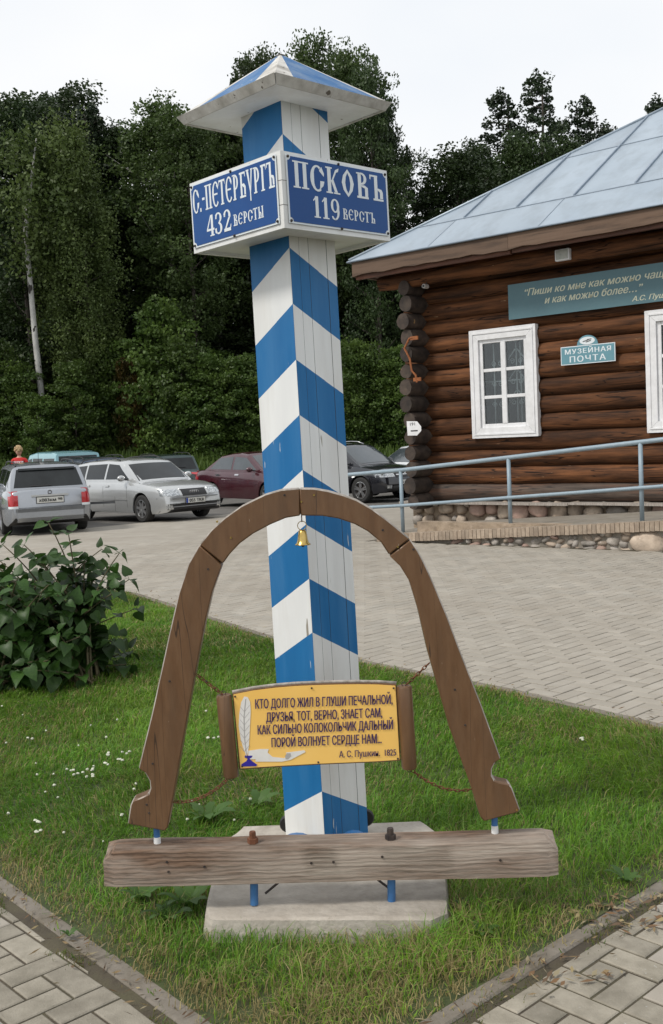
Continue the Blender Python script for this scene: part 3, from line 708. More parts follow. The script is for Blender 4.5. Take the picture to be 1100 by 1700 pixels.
# ---- arch (shaft bow)
AY = 3.315
arch = empty('harness_arch', (-.06, AY + .03, .3), 0, 'brown wooden harness arch in four pieces with carved notches at both feet', 'arch')
def tr(pts): return [YP(x, y, AY) for x, y in pts]
segs = [
 [(330, 905), (312, 936), (296, 985), (281, 1050), (274.5, 1080), (251.6, 1185), (229.4, 1276), (240, 1283), (248, 1297), (249, 1309), (245.5, 1319), (232, 1325), (219, 1330), (216, 1337), (211.5, 1368), (273, 1380), (278, 1374), (287.6, 1322), (304, 1227), (322, 1128), (332, 1075), (341, 1030), (352, 983), (368, 938)],
 [(496.2, 810.5), (466, 813), (440, 820.5), (400, 840), (372, 860), (350, 880), (331, 903.5), (369.5, 936), (380, 921), (398, 902), (420, 886), (448, 871), (474, 860), (498.2, 856)],
 [(496.8, 810.5), (522, 811), (545, 815), (570, 822), (592, 830), (618, 845), (645, 865), (680, 894), (645.5, 921), (632, 900), (610, 882), (588, 870), (562, 861), (535, 856.5), (498.8, 856)],
 [(681.5, 896), (694, 915), (706, 938), (722, 974), (742, 1022), (763.6, 1080), (799.6, 1171.6), (831.4, 1260), (822, 1266), (816.5, 1277), (816.5, 1288), (821, 1296), (832, 1300), (845.5, 1302.5), (850, 1308), (863.5, 1345), (860, 1349), (803, 1364), (797, 1355), (783, 1309), (747, 1211), (728, 1145), (709.6, 1080), (694, 1012), (680, 966), (664, 940), (646.5, 923)]]
for i, sg in enumerate(segs):
    pts = [p - arch.location for p in tr(sg)]
    mb = MB(); mb.prism(pts, (0, .062, 0)); o = mb.build('arch_segment', [M['wood_brown'], M['wood_edge']], arch, bevel=.0038, smooth=True)
    for f in o.data.polygons:
        rd = Vector((f.center.x + .0, 0, f.center.z - .55 if f.center.z > .7 else 0)); rd = rd.normalized()
        if abs(f.normal.y) < .86 and f.normal.dot(rd) > .45: f.material_index = 1
for (x, y) in ((260.5, 1392), (821, 1373)):
    p = YP(x, y, AY + .03) - arch.location; mb = MB(); mb.tube([(p.x, p.y, p.z + .05), (p.x, p.y, p.z - .035)], .0105, 10)
    mb.build('peg', M['blue_steel'], arch, smooth=True)
    mb = MB(); mb.lathe([(0.0112, .006), (.0118, .0), (.0118, -.024)], 10, 'z', (p.x, p.y, p.z)); mb.build('peg_collar', M['white'], arch, smooth=True)
for (x, y) in ((500, 833), (472, 822), (521, 822), (383, 893), (360, 866), (660, 908), (635, 880), (345, 945), (342, 1131), (281, 1131), (253, 1268), (243, 1336), (686, 912), (755, 1145), (772, 1204), (858, 1345), (247, 1350)):
    p = YP(x, y, AY - .001) - arch.location; mb = MB(); mb.lathe([(0, -.001), (.003, -.001), (.004, .0012)], 8, 'y', p); mb.build('screw', M['iron'] if random.random() < .6 else M['brass'], arch)

# ---- bell
bp = YP(502, 892, AY + .02)
bell = empty('bell', bp, 0, 'small brass bell hanging on a ring from the crown of the wooden arch', 'bell')
mb = MB(); mb.lathe([(0, .0245), (.008, .0245), (.012, .021), (.0145, .008), (.0165, -.008), (.020, -.018), (.0255, -.0225), (.0255, -.0245), (.0215, -.0235), (.014, -.008), (.011, .018)], 24); mb.build('bell_cup', M['brass'], bell, smooth='all')
mb = MB(); mb.ball((0, 0, -.027), .005, 8, 6); mb.tube([(0, 0, .015), (0, 0, -.025)], .0015, 5); mb.build('clapper', M['iron'], bell, smooth=True)
def ring(mb, c, r, t, ax, n=14):
    c = Vector(c); pts = []
    for k in range(n):
        a = 2 * pi * k / n; d = Vector((cos(a), 0, sin(a))) if ax == 'y' else Vector((0, cos(a), sin(a)))
        pts.append(c + d * r)
    mb.tube(pts, t, 6, closed=True)
mb = MB(); ring(mb, (0, 0, .038), .0145, .0014, 'y'); mb.build('ring', M['brass'], bell, smooth='all')
mb = MB(); ring(mb, (0, 0, .059), .0085, .0018, 'x'); mb.tube([(0, 0, .066), (0, 0, .09)], .002, 6); mb.build('hook', M['iron'], bell, smooth='all')

# ---- verse plaque
QY = 3.335
plq = empty('verse_plaque', YP(525, 1208, QY), 0, 'yellow plaque with a four-line purple verse and a quill, hung on chains inside the arch', 'plaque')
def q3(x, y, off=0): return YP(x, y, QY) - plq.location + Vector((0, -off, 0))
topc = [(385, 1151), (420, 1144), (455, 1139.5), (490, 1136.5), (525, 1135), (560, 1134), (595, 1133.5), (630, 1134), (658, 1136)]
botc = [(665, 1263), (630, 1265.5), (595, 1267), (560, 1268.5), (525, 1270), (490, 1272), (455, 1274), (425, 1276), (397, 1278)]
mb = MB(); mb.prism([q3(*p) for p in topc + botc], (0, .014, 0)); mb.build('backboard', M['wood_brown'], plq, bevel=.002)
def ins(pts, k): 
    cx = sum(p[0] for p in pts) / len(pts); cy = sum(p[1] for p in pts) / len(pts); return [(cx + (x - cx) * (1 - k / 140), cy + (y - cy) * (1 - k / 66)) for x, y in pts]
mb = MB(); mb.prism([q3(*p, .0015) for p in ins(topc + botc, 2.2)], (0, .0014, 0)); mb.build('panel', M['yellow'], plq)
mb = MB(); tp = [q3(x, y - 1.5) + Vector((0, .007, 0)) for x, y in topc]; mb.tube(tp, .005, 8); mb.build('top_rim', M['wood_edge'], plq, smooth='all')
for a, b in (((371, 1154), (383.5, 1290)), ((670.5, 1139), (679.5, 1276))):
    p0, p1 = q3(*a) + Vector((0, .004, 0)), q3(*b) + Vector((0, .004, 0)); mb = MB(); d = (p1 - p0)
    mb.tube([p0, p0 + d * .02, p0 + d * .5, p0 + d * .98, p1], [.023, .0255, .0255, .0255, .023], 18); mb.build('side_roll', M['wood_brown'], plq, smooth=True)
    for (e, dd) in ((p0, -1), (p1, 1)):
        mb = MB(); ring(mb, e + d.normalized() * .006 * dd, .007, .0015, 'y', 10); mb.build('eyelet', M['iron'], plq, smooth='all')
for (x, y) in ((390, 1156), (517, 1142), (653, 1142), (660, 1259), (402, 1272), (528, 1265)):
    mb = MB(); mb.ball(q3(x, y, .003), .0034, 8, 5); mb.build('nail', M['iron'], plq, smooth=True)
def text_obj(name, body, m, parent, loc, ux, uz, size, width=None, bold=.0, shear=0.0, align='LEFT', lift=(0, 0, 0), spacing=1.0):
    "flat lettering as a mesh: each word's outlines in the plane ux, uz"
    cu = bpy.data.curves.new(name, 'FONT'); cu.body = body; cu.size = 1.0; cu.shear = shear; cu.align_x = align; cu.space_character = spacing; cu.resolution_u = 3
    tmp = bpy.data.objects.new('tmp_text', cu); COL.objects.link(tmp); bpy.context.view_layer.update()
    me = bpy.data.meshes.new_from_object(tmp.evaluated_get(bpy.context.evaluated_depsgraph_get())); bpy.data.objects.remove(tmp); bpy.data.curves.remove(cu)
    for v in me.vertices: v.co = v.co * size
    me.name = name; me.materials.clear(); me.materials.append(m)
    xs_ = [v.co.x for v in me.vertices]; x0 = min(xs_); sx = width / (max(xs_) - x0) if width else 1.0
    ux = Vector(ux).normalized(); uz = Vector(uz).normalized(); o = link(bpy.data.objects.new(name, me), parent)
    nrm = ux.cross(uz)
    if bold > 0:       # heavier strokes: the same outlines again, a hair to each side
        bm = bmesh.new(); 
        for k, dx in enumerate((0, -bold, bold)):
            b2 = bmesh.new(); b2.from_mesh(me)
            for v in b2.verts: v.co.x = (v.co.x - x0) * sx + dx; v.co.z = .00012 * k
            t2 = bpy.data.meshes.new('t'); b2.to_mesh(t2); b2.free(); bm.from_mesh(t2); bpy.data.meshes.remove(t2)
        bm.to_mesh(me); bm.free()
        for v in me.vertices: v.co = Vector(loc) + ux * v.co.x + uz * v.co.y + nrm * v.co.z
    else:
        for v in me.vertices: v.co = Vector(loc) + ux * ((v.co.x - x0) * sx) + uz * v.co.y
    return o
ux = (q3(664, 1200) - q3(390, 1207)).normalized(); uz = (q3(520, 1140) - q3(531, 1268)).normalized(); uz = (uz - ux * uz.dot(ux)).normalized()
lines = [('КТО ДОЛГО ЖИЛ В ГЛУШИ ПЕЧАЛЬНОЙ,', 424, 1176, 651, 20, 1168), ('ДРУЗЬЯ, ТОТ, ВЕРНО, ЗНАЕТ САМ,', 442, 1198, 634, 20, 1190), ('КАК СИЛЬНО КОЛОКОЛЬЧИК ДАЛЬНЫЙ', 428, 1219, 652, 20, 1210), ('ПОРОЙ ВОЛНУЕТ СЕРДЦЕ НАМ...', 451, 1240, 633, 20, 1233), ('А. С. Пушкин.  1825', 563, 1257, 657, 15, 1253.5)]
for body, x0, y0, x1, hpx, y1 in lines:
    p = q3(x0, y0, .0042); q = q3(x1, y1, .0042); d = (q - p); w = d.length
    cap = (q3(520, 1200) - q3(520, 1200 + (15.6 if hpx == 20 else 11))).length
    text_obj('lettering', body, M['ink_purple'], plq, p, d, uz, cap / .727, width=w, bold=.0007 if hpx == 20 else .0004)
def flat(name, pts, m, off): 
    mb = MB(); mb.prism([q3(x, y, off) for x, y in pts], (0, .0004, 0)); return mb.build(name, m, plq)
flat('quill', [(405, 1156), (400, 1166), (397, 1185), (396, 1205), (399, 1225), (403, 1240), (407, 1250), (409, 1258), (411, 1250), (413, 1238), (414, 1220), (415, 1200), (416, 1180), (415, 1165), (411, 1157)], M['print_white'], .0030)
flat('quill_shaft', [(407, 1160), (404, 1190), (405, 1225), (409, 1258), (410.3, 1258), (406.5, 1225), (405.8, 1190), (408.5, 1160)], M['print_grey'], .0034)
for k in range(7):
    y = 1172 + k * 11; flat('barb', [(405, y + 8), (398.5, y), (398.5, y + 1), (405, y + 9.2)], M['print_grey'], .0034); flat('barb', [(406, y + 8), (414, y - 2), (414, y - 1), (406, y + 9.2)], M['print_grey'], .0034)
flat('paper_scroll', [(412, 1246), (432, 1243), (446, 1243), (444, 1249), (452, 1256), (470, 1258), (480, 1256), (474, 1249), (505, 1245), (507, 1248), (482, 1261), (468, 1264), (440, 1264), (424, 1264), (424, 1260), (412, 1260)], M['print_white'], .0030)
flat('scroll_curl', [(473, 1255), (476, 1250), (482, 1250), (483, 1255), (478, 1260), (474, 1260)], M['print_grey'], .0034)
flat('inkwell', [(406, 1254), (419, 1254), (418, 1257), (414, 1259), (418, 1263), (427, 1269), (425, 1271.5), (400, 1272), (401, 1268), (409, 1263), (411, 1259), (406, 1257)], M['ink_blue'], .0034)

# ---- chains
def chain(pxs, label, sag=0.0):
    P0, P1 = YP(*pxs[0], QY), YP(*pxs[1], QY); c = empty('chain', P0, 0, label, 'chain', 'rusty chains holding the plaque')
    d = P1 - P0; pts = [d * (k / 30) + Vector((0, 0, -sag * 4 * (k / 30) * (1 - k / 30))) for k in range(31)]
    L = sum((pts[k + 1] - pts[k]).length for k in range(30)); n = max(3, int(L / .0135)); mb = MB()
    def at(s):
        acc = 0
        for k in range(30):
            l = (pts[k + 1] - pts[k]).length
            if acc + l >= s: return pts[k] + (pts[k + 1] - pts[k]) * ((s - acc) / l)
            acc += l
        return pts[-1]
    for i in range(n):
        a, b = at(L * i / n), at(L * (i + 1) / n); t = (b - a).normalized(); m_ = (a + b) / 2
        sd_ = t.cross(Vector((0, 1, 0))).normalized(); w = (sd_ if i % 2 else Vector((0, 1, 0)) * .8 + sd_ * .4).normalized()
        ll = L / n * .72; pp = []
        for k in range(10):
            al = 2 * pi * k / 10; pp.append(m_ + t * cos(al) * ll + w * sin(al) * .0045)
        mb.tube(pp, .0017, 5, closed=True)
    mb.build('chain_links', M['rust'], c, smooth='all')
chain([(325, 1119), (368, 1152)], 'short rusty chain from the left leg of the arch to the plaque\'s top left roll')
chain([(712, 1101), (675, 1136)], 'short rusty chain from the right leg of the arch to the plaque\'s top right roll')
chain([(288, 1331), (379, 1292)], 'sagging rusty chain below the plaque running to the left foot of the arch', .025)
chain([(783, 1310), (683, 1278)], 'sagging rusty chain below the plaque running to the right foot of the arch', .028)
# ================================================================== LOG HOUSE  (local x along the front wall, local -y towards the square)
M['log'] = mat('varnished_log', (.030, .014, .008), (.200, .082, .034), scale=2.2, stretch=(.5, 5, 5), spec=.15, rough=.7, bump=.007, bscale=9, dirt=(.016, .011, .009), dscale=1.8, damt=.95, rnd=.35, detail=9, chips=(.30, .19, .11), cscale=9, cth=.73, lo=.3, hi=.72, cracks=((.008, .005, .004), (.4, .75, .75), 2.4, .005))
M['log_grey'] = mat('weathered_log', (.026, .018, .014), (.10, .072, .055), scale=3, stretch=(.5, 6, 6), rough=.75, bump=.006, bscale=9, dirt=(.14, .06, .03), dscale=1.6, damt=.7, rnd=.3, cracks=((.008, .006, .005), (.4, .75, .75), 2.4, .007))
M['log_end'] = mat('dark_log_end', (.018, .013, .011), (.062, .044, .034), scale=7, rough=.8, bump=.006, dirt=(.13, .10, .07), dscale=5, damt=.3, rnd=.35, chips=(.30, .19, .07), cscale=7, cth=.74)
M['roof'] = mat('pale_blue_sheet_metal', (.30, .36, .42), (.36, .42, .48), scale=1.2, stretch=(1, .4, 1), rough=.42, metal=.25, rnd=.05, dirt=(.22, .255, .285), dscale=3, damt=.6, detail=8)
M['roof_seam'] = mat('sheet_seam', (.20, .25, .31), (.28, .33, .39), scale=6, rough=.5, metal=.25)
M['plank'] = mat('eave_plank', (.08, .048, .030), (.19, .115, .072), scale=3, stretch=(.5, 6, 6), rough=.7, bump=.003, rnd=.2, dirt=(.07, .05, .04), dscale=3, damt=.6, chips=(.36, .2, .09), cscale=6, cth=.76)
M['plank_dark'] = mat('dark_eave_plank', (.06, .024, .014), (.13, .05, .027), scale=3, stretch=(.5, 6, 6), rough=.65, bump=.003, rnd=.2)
M['win_white'] = mat('window_white', (.72, .72, .73), (.80, .80, .81), scale=12, rough=.5, dirt=(.52, .51, .49), dscale=5, damt=.35)
M['teal'] = mat('teal_board', (.085, .17, .20), (.10, .195, .225), scale=2, rough=.5, dirt=(.12, .20, .22), dscale=20, damt=.4)
M['teal_light'] = mat('teal_name_board', (.12, .27, .33), (.135, .30, .36), scale=4, rough=.4)
M['cream'] = mat('cream_lettering', (.62, .63, .48), rough=.5)
M['stone'] = mat('field_stone', (.30, .235, .18), (.46, .38, .30), scale=5, rough=.85, bump=.006, bscale=22, rnd=.35, dirt=(.12, .10, .08), dscale=9, damt=.55, detail=9, chips=(.5, .46, .42), cscale=30, cth=.70)
M['stone2'] = mat('grey_field_stone', (.24, .21, .18), (.42, .38, .34), scale=6, rough=.85, bump=.006, bscale=22, rnd=.3, dirt=(.10, .10, .08), dscale=9, damt=.55, detail=9)
M['stone3'] = mat('pink_field_stone', (.34, .22, .18), (.46, .33, .27), scale=6, rough=.85, bump=.006, bscale=22, rnd=.25, dirt=(.20, .17, .13), dscale=9, damt=.5, detail=9)
M['mortar'] = mat('sandy_mortar', (.28, .215, .15), (.40, .315, .235), scale=7, rough=.95, bump=.015, bscale=14, dirt=(.12, .09, .07), dscale=4, damt=.6, detail=8)
M['yellow_brick'] = mat('yellowish_brick', (.30, .23, .17), (.42, .34, .26), scale=12, rough=.9, bump=.003, rnd=.16, dirt=(.18, .14, .11), dscale=8, damt=.5)
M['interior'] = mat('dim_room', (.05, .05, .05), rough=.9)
M['glass'] = glassmat('window_glass', refl=.035)

HC = Vector((1.401, 18.076, 0)); HA = radians(-40)
house = empty('log_house', HC, HA, 'brown log house with a pale sheet metal hipped roof and white-framed windows', 'house')
def log_mesh(L, r, mi_end=True, seed=0):
    n = 14; k = max(3, int(L / .30)); vs = []; fs = []; o = seed * 13.7
    for i in range(k + 1):
        x = L * i / k; e = 1.0
        if i in (0, k): e = .90
        for j in range(n):
            a = 2 * pi * j / n; rr = r * e * (1 + .12 * mnoise.noise(Vector((x * .9 + o, cos(a) * 1.2, sin(a) * 1.2))) + .035 * mnoise.noise(Vector((x * 3 + o, cos(a) * 3, sin(a) * 3 + 5))))
            vs.append((x, rr * cos(a) * .85, rr * sin(a) + .016 * mnoise.noise(Vector((x * .5 + o, 3, 7)))))
        if i == 0: x0r = list(vs[-n:]); 
    # slight set-back rings at the ends give a rounded rim
    vs0 = [(.0 if q[0] == 0 else q[0], q[1], q[2]) for q in vs]
    for j in range(n): vs0[j] = (0, vs0[j][1], vs0[j][2]); 
    for i in range(k):
        for j in range(n): fs.append((i * n + j, (i + 1) * n + j, (i + 1) * n + (j + 1) % n, i * n + (j + 1) % n))
    ins = []
    m = MB(); m.add(vs0, fs, 0); m.add([(0, v[1], v[2]) for v in vs0[:n]], [tuple(range(n))[::-1]], 1); m.add([(L, v[1], v[2]) for v in vs0[-n:]], [tuple(range(n))], 1)
    return m
LR = .150; SP = .276; Z0 = .60; ROWS = 14
random.seed(5)
def add_log(s0, s1, z, row, sd):
    mt = M['log_grey'] if row < 1 else M['log']
    o = log_mesh(s1 - s0, LR, seed=sd).build('log', [mt, M['log_end']], house, smooth=True, fix=True); o.location = (s0, .06 + random.uniform(-.008, .008), z)
W1 = (1.37, 2.585, 1.49, 3.245); W2 = (4.36, 5.575, 1.47, 3.235); HL = 9.6
for r in range(ROWS):
    z = Z0 + r * SP; cut = 1.36 < z - .05 and z + .05 < 3.36
    if 1.49 < z < 3.25:
        for a, b in ((.03, W1[0] + .10), (W1[1] - .10, W2[0] + .10), (W2[1] - .10, HL)): add_log(a, b, z, r, r * 3 + a)
    else: add_log(.03, HL, z, r, r * 3 + 1)
# side wall logs: their ends stick out at the corner
for r in range(ROWS):
    z = Z0 + SP / 2 + r * SP - SP; L = 7.5
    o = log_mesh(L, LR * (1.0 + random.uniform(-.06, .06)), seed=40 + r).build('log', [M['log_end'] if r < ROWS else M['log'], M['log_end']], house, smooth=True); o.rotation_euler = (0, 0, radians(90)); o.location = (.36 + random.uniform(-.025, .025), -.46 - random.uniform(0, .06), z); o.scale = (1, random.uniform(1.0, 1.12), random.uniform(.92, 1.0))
# cut plank ends at the corner (flat halved ends seen from the square)
# box behind the windows, coloured dark for an unlit room
mb = MB(); 
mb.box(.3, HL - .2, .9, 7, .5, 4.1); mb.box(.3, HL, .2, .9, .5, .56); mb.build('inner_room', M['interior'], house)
# windows
def window(w, curtains=False):
    s0, s1, z0, z1 = w; root = None; yb = -.12
    mb = MB(); cw = .165
    for q in ([(s0, z0), (s1, z0), (s1 - cw, z0 + cw), (s0 + cw, z0 + cw)], [(s1, z0), (s1, z1), (s1 - cw, z1 - cw), (s1 - cw, z0 + cw)], [(s1, z1), (s0, z1), (s0 + cw, z1 - cw), (s1 - cw, z1 - cw)], [(s0, z1), (s0, z0), (s0 + cw, z0 + cw), (s0 + cw, z1 - cw)]):
        c = Vector((sum(p[0] for p in q) / 4, sum(p[1] for p in q) / 4)); mb.prism([((p[0] - c.x) * .997 + c.x, yb, (p[1] - c.y) * .997 + c.y) for p in q], (0, .10, 0))
    # thin raised moulding
    a = .05
    for (x0, x1, y0, y1) in ((s0 + a, s1 - a, z0 + a, z0 + a + .022), (s0 + a, s1 - a, z1 - a - .022, z1 - a), (s0 + a, s0 + a + .022, z0 + a + .024, z1 - a - .024), (s1 - a - .022, s1 - a, z0 + a + .024, z1 - a - .024)):
        mb.box(x0, x1, yb - .012, yb - .001, y0, y1)
    win = mb.build('window', M['win_white'], house)
    # sash
    a0, a1, b0, b1 = s0 + cw, s1 - cw, z0 + cw, z1 - cw; f = .062; y0 = yb + .035; y1 = yb + .085
    mb = MB(); mb.box(a0, a0 + f, y0, y1, b0, b1); mb.box(a1 - f, a1, y0, y1, b0, b1); mb.box(a0 + f, a1 - f, y0, y1, b0, b0 + f); mb.box(a0 + f, a1 - f, y0, y1, b1 - f, b1)
    mb.build('sash', M['win_white'], win, bevel=.006)
    cx = (a0 + a1) / 2; mb = MB(); mb.box(cx - .045, cx + .045, y0 - .008, y1, b0 + f, b1 - f); mb.build('mullion', M['win_white'], win, bevel=.006)
    hs = (b1 - b0 - 2 * f)
    for k in (1, 2):
        zc = b0 + f + hs * k / 3
        for xa, xb in ((a0 + f, cx - .045), (cx + .045, a1 - f)): mb = MB(); mb.box(xa, xb, y0 + .002, y1, zc - .026, zc + .026); mb.build('glazing_bar', M['win_white'], win, bevel=.004)
    for k in range(3):
        zc0 = b0 + f + hs * k / 3 + (.026 if k else 0); zc1 = b0 + f + hs * (k + 1) / 3 - (.026 if k < 2 else 0)
        for xa, xb in ((a0 + f, cx - .045), (cx + .045, a1 - f)):
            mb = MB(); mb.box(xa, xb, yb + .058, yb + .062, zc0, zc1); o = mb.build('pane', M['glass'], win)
    # white scrolled grille inside
    gy = yb + .16
    def bar(pts, nm='grille_bar', r=.013): m_ = MB(); m_.tube([(p[0], gy, p[1]) for p in pts], r, 5); m_.build(nm, M['win_white'], win, smooth='all')
    for t in (.18, .82): x = a0 + f + (a1 - a0 - 2 * f) * t; bar([(x, b0), (x, b1)])
    bar([(a0, b0 + .75), (a1, b0 + .75)]); 
    xm = cx + .17
    bar([(xm, b0), (xm, b1)])
    for zc in (b0 + .42, b0 + .75, b0 + 1.08):
        for sg in (-1, 1):
            pts = [(xm + sg * (.02 + .13 * k / 10), zc + .16 - .16 * k / 10) for k in range(11)]; bar(pts, 'grille_scroll')
            pts = [(xm + sg * (.075 + .05 * (1 - k / 18) * cos(k * .62)), zc - .03 + .05 * (1 - k / 18) * sin(k * .62)) for k in range(15)]; bar(pts, 'grille_scroll', .008)
            pts = [(cx - .19 + sg * (.06 + .045 * (1 - k / 18) * cos(k * .62)), zc - .05 + .05 * (1 - k / 18) * sin(k * .62)) for k in range(15)]; bar(pts, 'grille_scroll', .008)
    # dim curtain deep in the room
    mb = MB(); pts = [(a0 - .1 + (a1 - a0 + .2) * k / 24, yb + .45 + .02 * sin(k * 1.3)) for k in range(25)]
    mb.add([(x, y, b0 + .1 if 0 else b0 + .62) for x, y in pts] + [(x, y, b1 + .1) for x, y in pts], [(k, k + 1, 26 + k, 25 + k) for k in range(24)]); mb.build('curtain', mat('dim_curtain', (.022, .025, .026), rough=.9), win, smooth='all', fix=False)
    return win
window(W1); window(W2)
# roof
TS = tan(radians(31.5)); EV = -.86; ZE = 4.56; SX0, SX1, DP = -.52, HL + .5, 8.8
def RZf(y): return ZE + (y - EV) * TS
ridge_y = EV + DP / 2
def roof_panel(s0, s1, y0, y1, name='roof_sheet', lift=0.0, hipclip=True):
    poly = [Vector(p) for p in ((s0, y0), (s1, y0), (s1, y1), (s0, y1))]
    poly = clip(poly, Vector((SX0, EV)), Vector((1, -1)).normalized()); 
    if len(poly) >= 3: poly = clip(poly, Vector((SX1, EV)), Vector((-1, -1)).normalized())
    if len(poly) < 3: return
    t = random.uniform(0, .004) + lift; mb = MB(); mb.prism([(p.x, p.y, RZf(p.y) + t) for p in poly], (0, 0, -.012)); mb.build(name, M['roof'], house)
random.seed(3)
rowsy = [EV, .0, 1.75, ridge_y]
sheets = [1.28 + .98 * k for k in range(-3, 11)]
for i in range(3):
    ed = [1.13 + 1.96 * k for k in range(-2, 7)] if i == 0 else list(sheets)
    for k in range(len(ed) - 1):
        lo_, hi_ = max(ed[k], SX0 - .1), min(ed[k + 1], SX1 + .1)
        if hi_ - lo_ > .02: roof_panel(lo_ + .0015, hi_ - .0015, rowsy[i] + .0015, rowsy[i + 1] - .0015, lift=i * .002)
    if i:
        for s in ed:
            if s < SX0 + (rowsy[i] - EV) - 1.7: continue
            ya, yb_ = rowsy[i], rowsy[i + 1]; ymax = min(yb_, EV + (s - SX0)) if s > SX0 else ya
            ymax = min(ymax, EV + (SX1 - s)); 
            if ymax - ya < .1: continue
            mb = MB(); a = Vector((s, ya, RZf(ya))); b = Vector((s, ymax - .02, RZf(ymax - .02))); up = Vector((0, 0, .038)); w = Vector((.011, 0, 0))
            mb.add([a - w, a + w, b + w, b - w, a - w + up, a + w + up, b + w + up, b - w + up], [(0, 1, 2, 3), (4, 5, 6, 7), (0, 1, 5, 4), (1, 2, 6, 5), (2, 3, 7, 6), (3, 0, 4, 7)]); mb.build('seam', M['roof_seam'], house)
for i in (1, 2):       # lock seams across the slope
    mb = MB(); y = rowsy[i]; mb.prism([(SX0 + (y - EV), y - .008, RZf(y) + .003), (SX1 - (y - EV), y - .008, RZf(y) + .003), (SX1 - (y - EV), y + .008, RZf(y + .016) + .003), (SX0 + (y - EV), y + .008, RZf(y + .016) + .003)], (0, 0, .007)); mb.build('seam', M['roof_seam'], house)
for k in range(-2, 7):   # flat joints in the lowest course
    s = 1.13 + 1.96 * k
    if s > SX0 + .3: mb = MB(); ye = min(0, EV + s - SX0); mb.prism([(s - .006, EV + .01, RZf(EV + .01) + .004), (s + .006, EV + .01, RZf(EV + .01) + .004), (s + .006, ye, RZf(ye) + .004), (s - .006, ye, RZf(ye) + .004)], (0, 0, .004)); mb.build('seam', M['roof_seam'], house)
# hip and rear slopes, roof edge
mb = MB(); zr = RZf(ridge_y); a, b = (SX0, EV, ZE), (SX0, EV + DP, ZE); r0 = (SX0 + DP / 2, ridge_y, zr); r1 = (SX1 - DP / 2, ridge_y, zr); c, d = (SX1, EV, ZE), (SX1, EV + DP, ZE)
mb.add([tuple(Vector(v) - Vector((0, 0, .004))) for v in (a, b, r0, r1, c, d)], [(0, 2, 1), (1, 2, 3, 5), (3, 4, 5)]); mb.build('rear_roof', M['roof'], house)
mb = MB(); mb.tube([(SX0 + .03, EV + .02, ZE + .022), (r0[0], r0[1], r0[2] + .022)], .022, 8); mb.build('hip_seam', M['roof'], house, smooth='all')
mb = MB(); mb.tube([(SX0, EV + .0, ZE - .012), (SX1, EV, ZE - .012)], .014, 6); mb.tube([(SX0, EV + .0, ZE - .012), (SX0, EV + DP, ZE - .012)], .014, 6); mb.build('roof_edge', M['roof_seam'], house, smooth='all')
# eaves: fascia boards, soffit planks, wall plate
x = -.44; k = 0
while x < HL + .4:
    L = random.choice((2.6, 3.3, 3.0)); x1 = min(x + L, HL + .45); n = 14
    mb = MB(); tp = [(x + (x1 - x - .004) * i / n, -.83, 4.535) for i in range(n + 1)]; bt = [(x + (x1 - x - .004) * i / n, -.83, 4.315 + random.uniform(-.018, .016)) for i in range(n + 1)]
    for i in range(n): mb.prism([tp[i], tp[i + 1], bt[i + 1], bt[i]], (0, .045, 0))
    mb.build('fascia_board', M['plank'], house)
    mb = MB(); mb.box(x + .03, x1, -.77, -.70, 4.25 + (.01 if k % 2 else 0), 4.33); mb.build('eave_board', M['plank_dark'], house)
    x = x1; k += 1
mb = MB(); mb.box(-.445, -.40, -.78, 7.8, 4.30, 4.535); mb.build('fascia_board', M['plank'], house)
for i in range(5):
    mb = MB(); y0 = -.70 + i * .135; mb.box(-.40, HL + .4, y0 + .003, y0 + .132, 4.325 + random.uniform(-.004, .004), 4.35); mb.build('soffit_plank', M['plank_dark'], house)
o = log_mesh(HL + .75, .135, seed=77).build('log', [M['log'], M['log_end']], house, smooth=True); o.location = (-.22, -.34, 4.19)
if 0: o = log_mesh(HL + .65, .12, seed=78).build('log', [M['log'], M['log_end']], house, smooth=True)
# foundation
mb = MB(); mb.box(.0, HL, .05, .45, -.2, .44); mb.build('mortar_footing', M['mortar'], house)
def stone(parent, c, r, ms, flat_y=True, name='stone'):
    mb = MB(); nu, nv = 11, 8; o = random.uniform(0, 100); vs = []
    for i in range(nv + 1):
        t = pi * i / nv
        for j in range(nu):
            a = 2 * pi * j / nu; d = Vector((sin(t) * cos(a), sin(t) * sin(a), cos(t)))
            k = 1 + .22 * mnoise.noise(d * 1.3 + Vector((o, 0, 0))) + .08 * mnoise.noise(d * 3.5 + Vector((o, 5, 0)))
            d2 = Vector([abs(q) ** .8 * (1 if q > 0 else -1) for q in d]) * k; vs.append((d2.x * r[0], d2.y * r[1], d2.z * r[2]))
    fs = [(i * nu + j, (i + 1) * nu + j, (i + 1) * nu + (j + 1) % nu, i * nu + (j + 1) % nu) for i in range(nv) for j in range(nu)]
    mb.add(vs, fs); ob = mb.build(name, ms, parent, smooth='all'); ob.location = c; ob.rotation_euler = (0, random.uniform(-.5, .5), 0); return ob
random.seed(21)
x = .02
while x < 9.4:
    w = random.uniform(.10, .19); two = random.random() < .75 and x < 1.7
    ms = random.choice((M['stone'], M['stone'], M['stone'], M['stone2'], M['stone3']))
    if two:
        stone(house, (x + w, .03, .32), (w * .85, .09, .10), ms); stone(house, (x + w, .0, .12), (w * .9, .10, .085), random.choice((M['stone'], M['stone2'])))
    else: stone(house, (x + w, .03, random.uniform(.22, .30) + .01 * x), (w, .11, random.uniform(.12, .165)), ms)
    x += 2 * w * .97
    if random.random() < .3: stone(house, (x + .02, .03, .40 if random.random() < .5 else .15), (.06, .08, .05), M['stone2']); x += .05
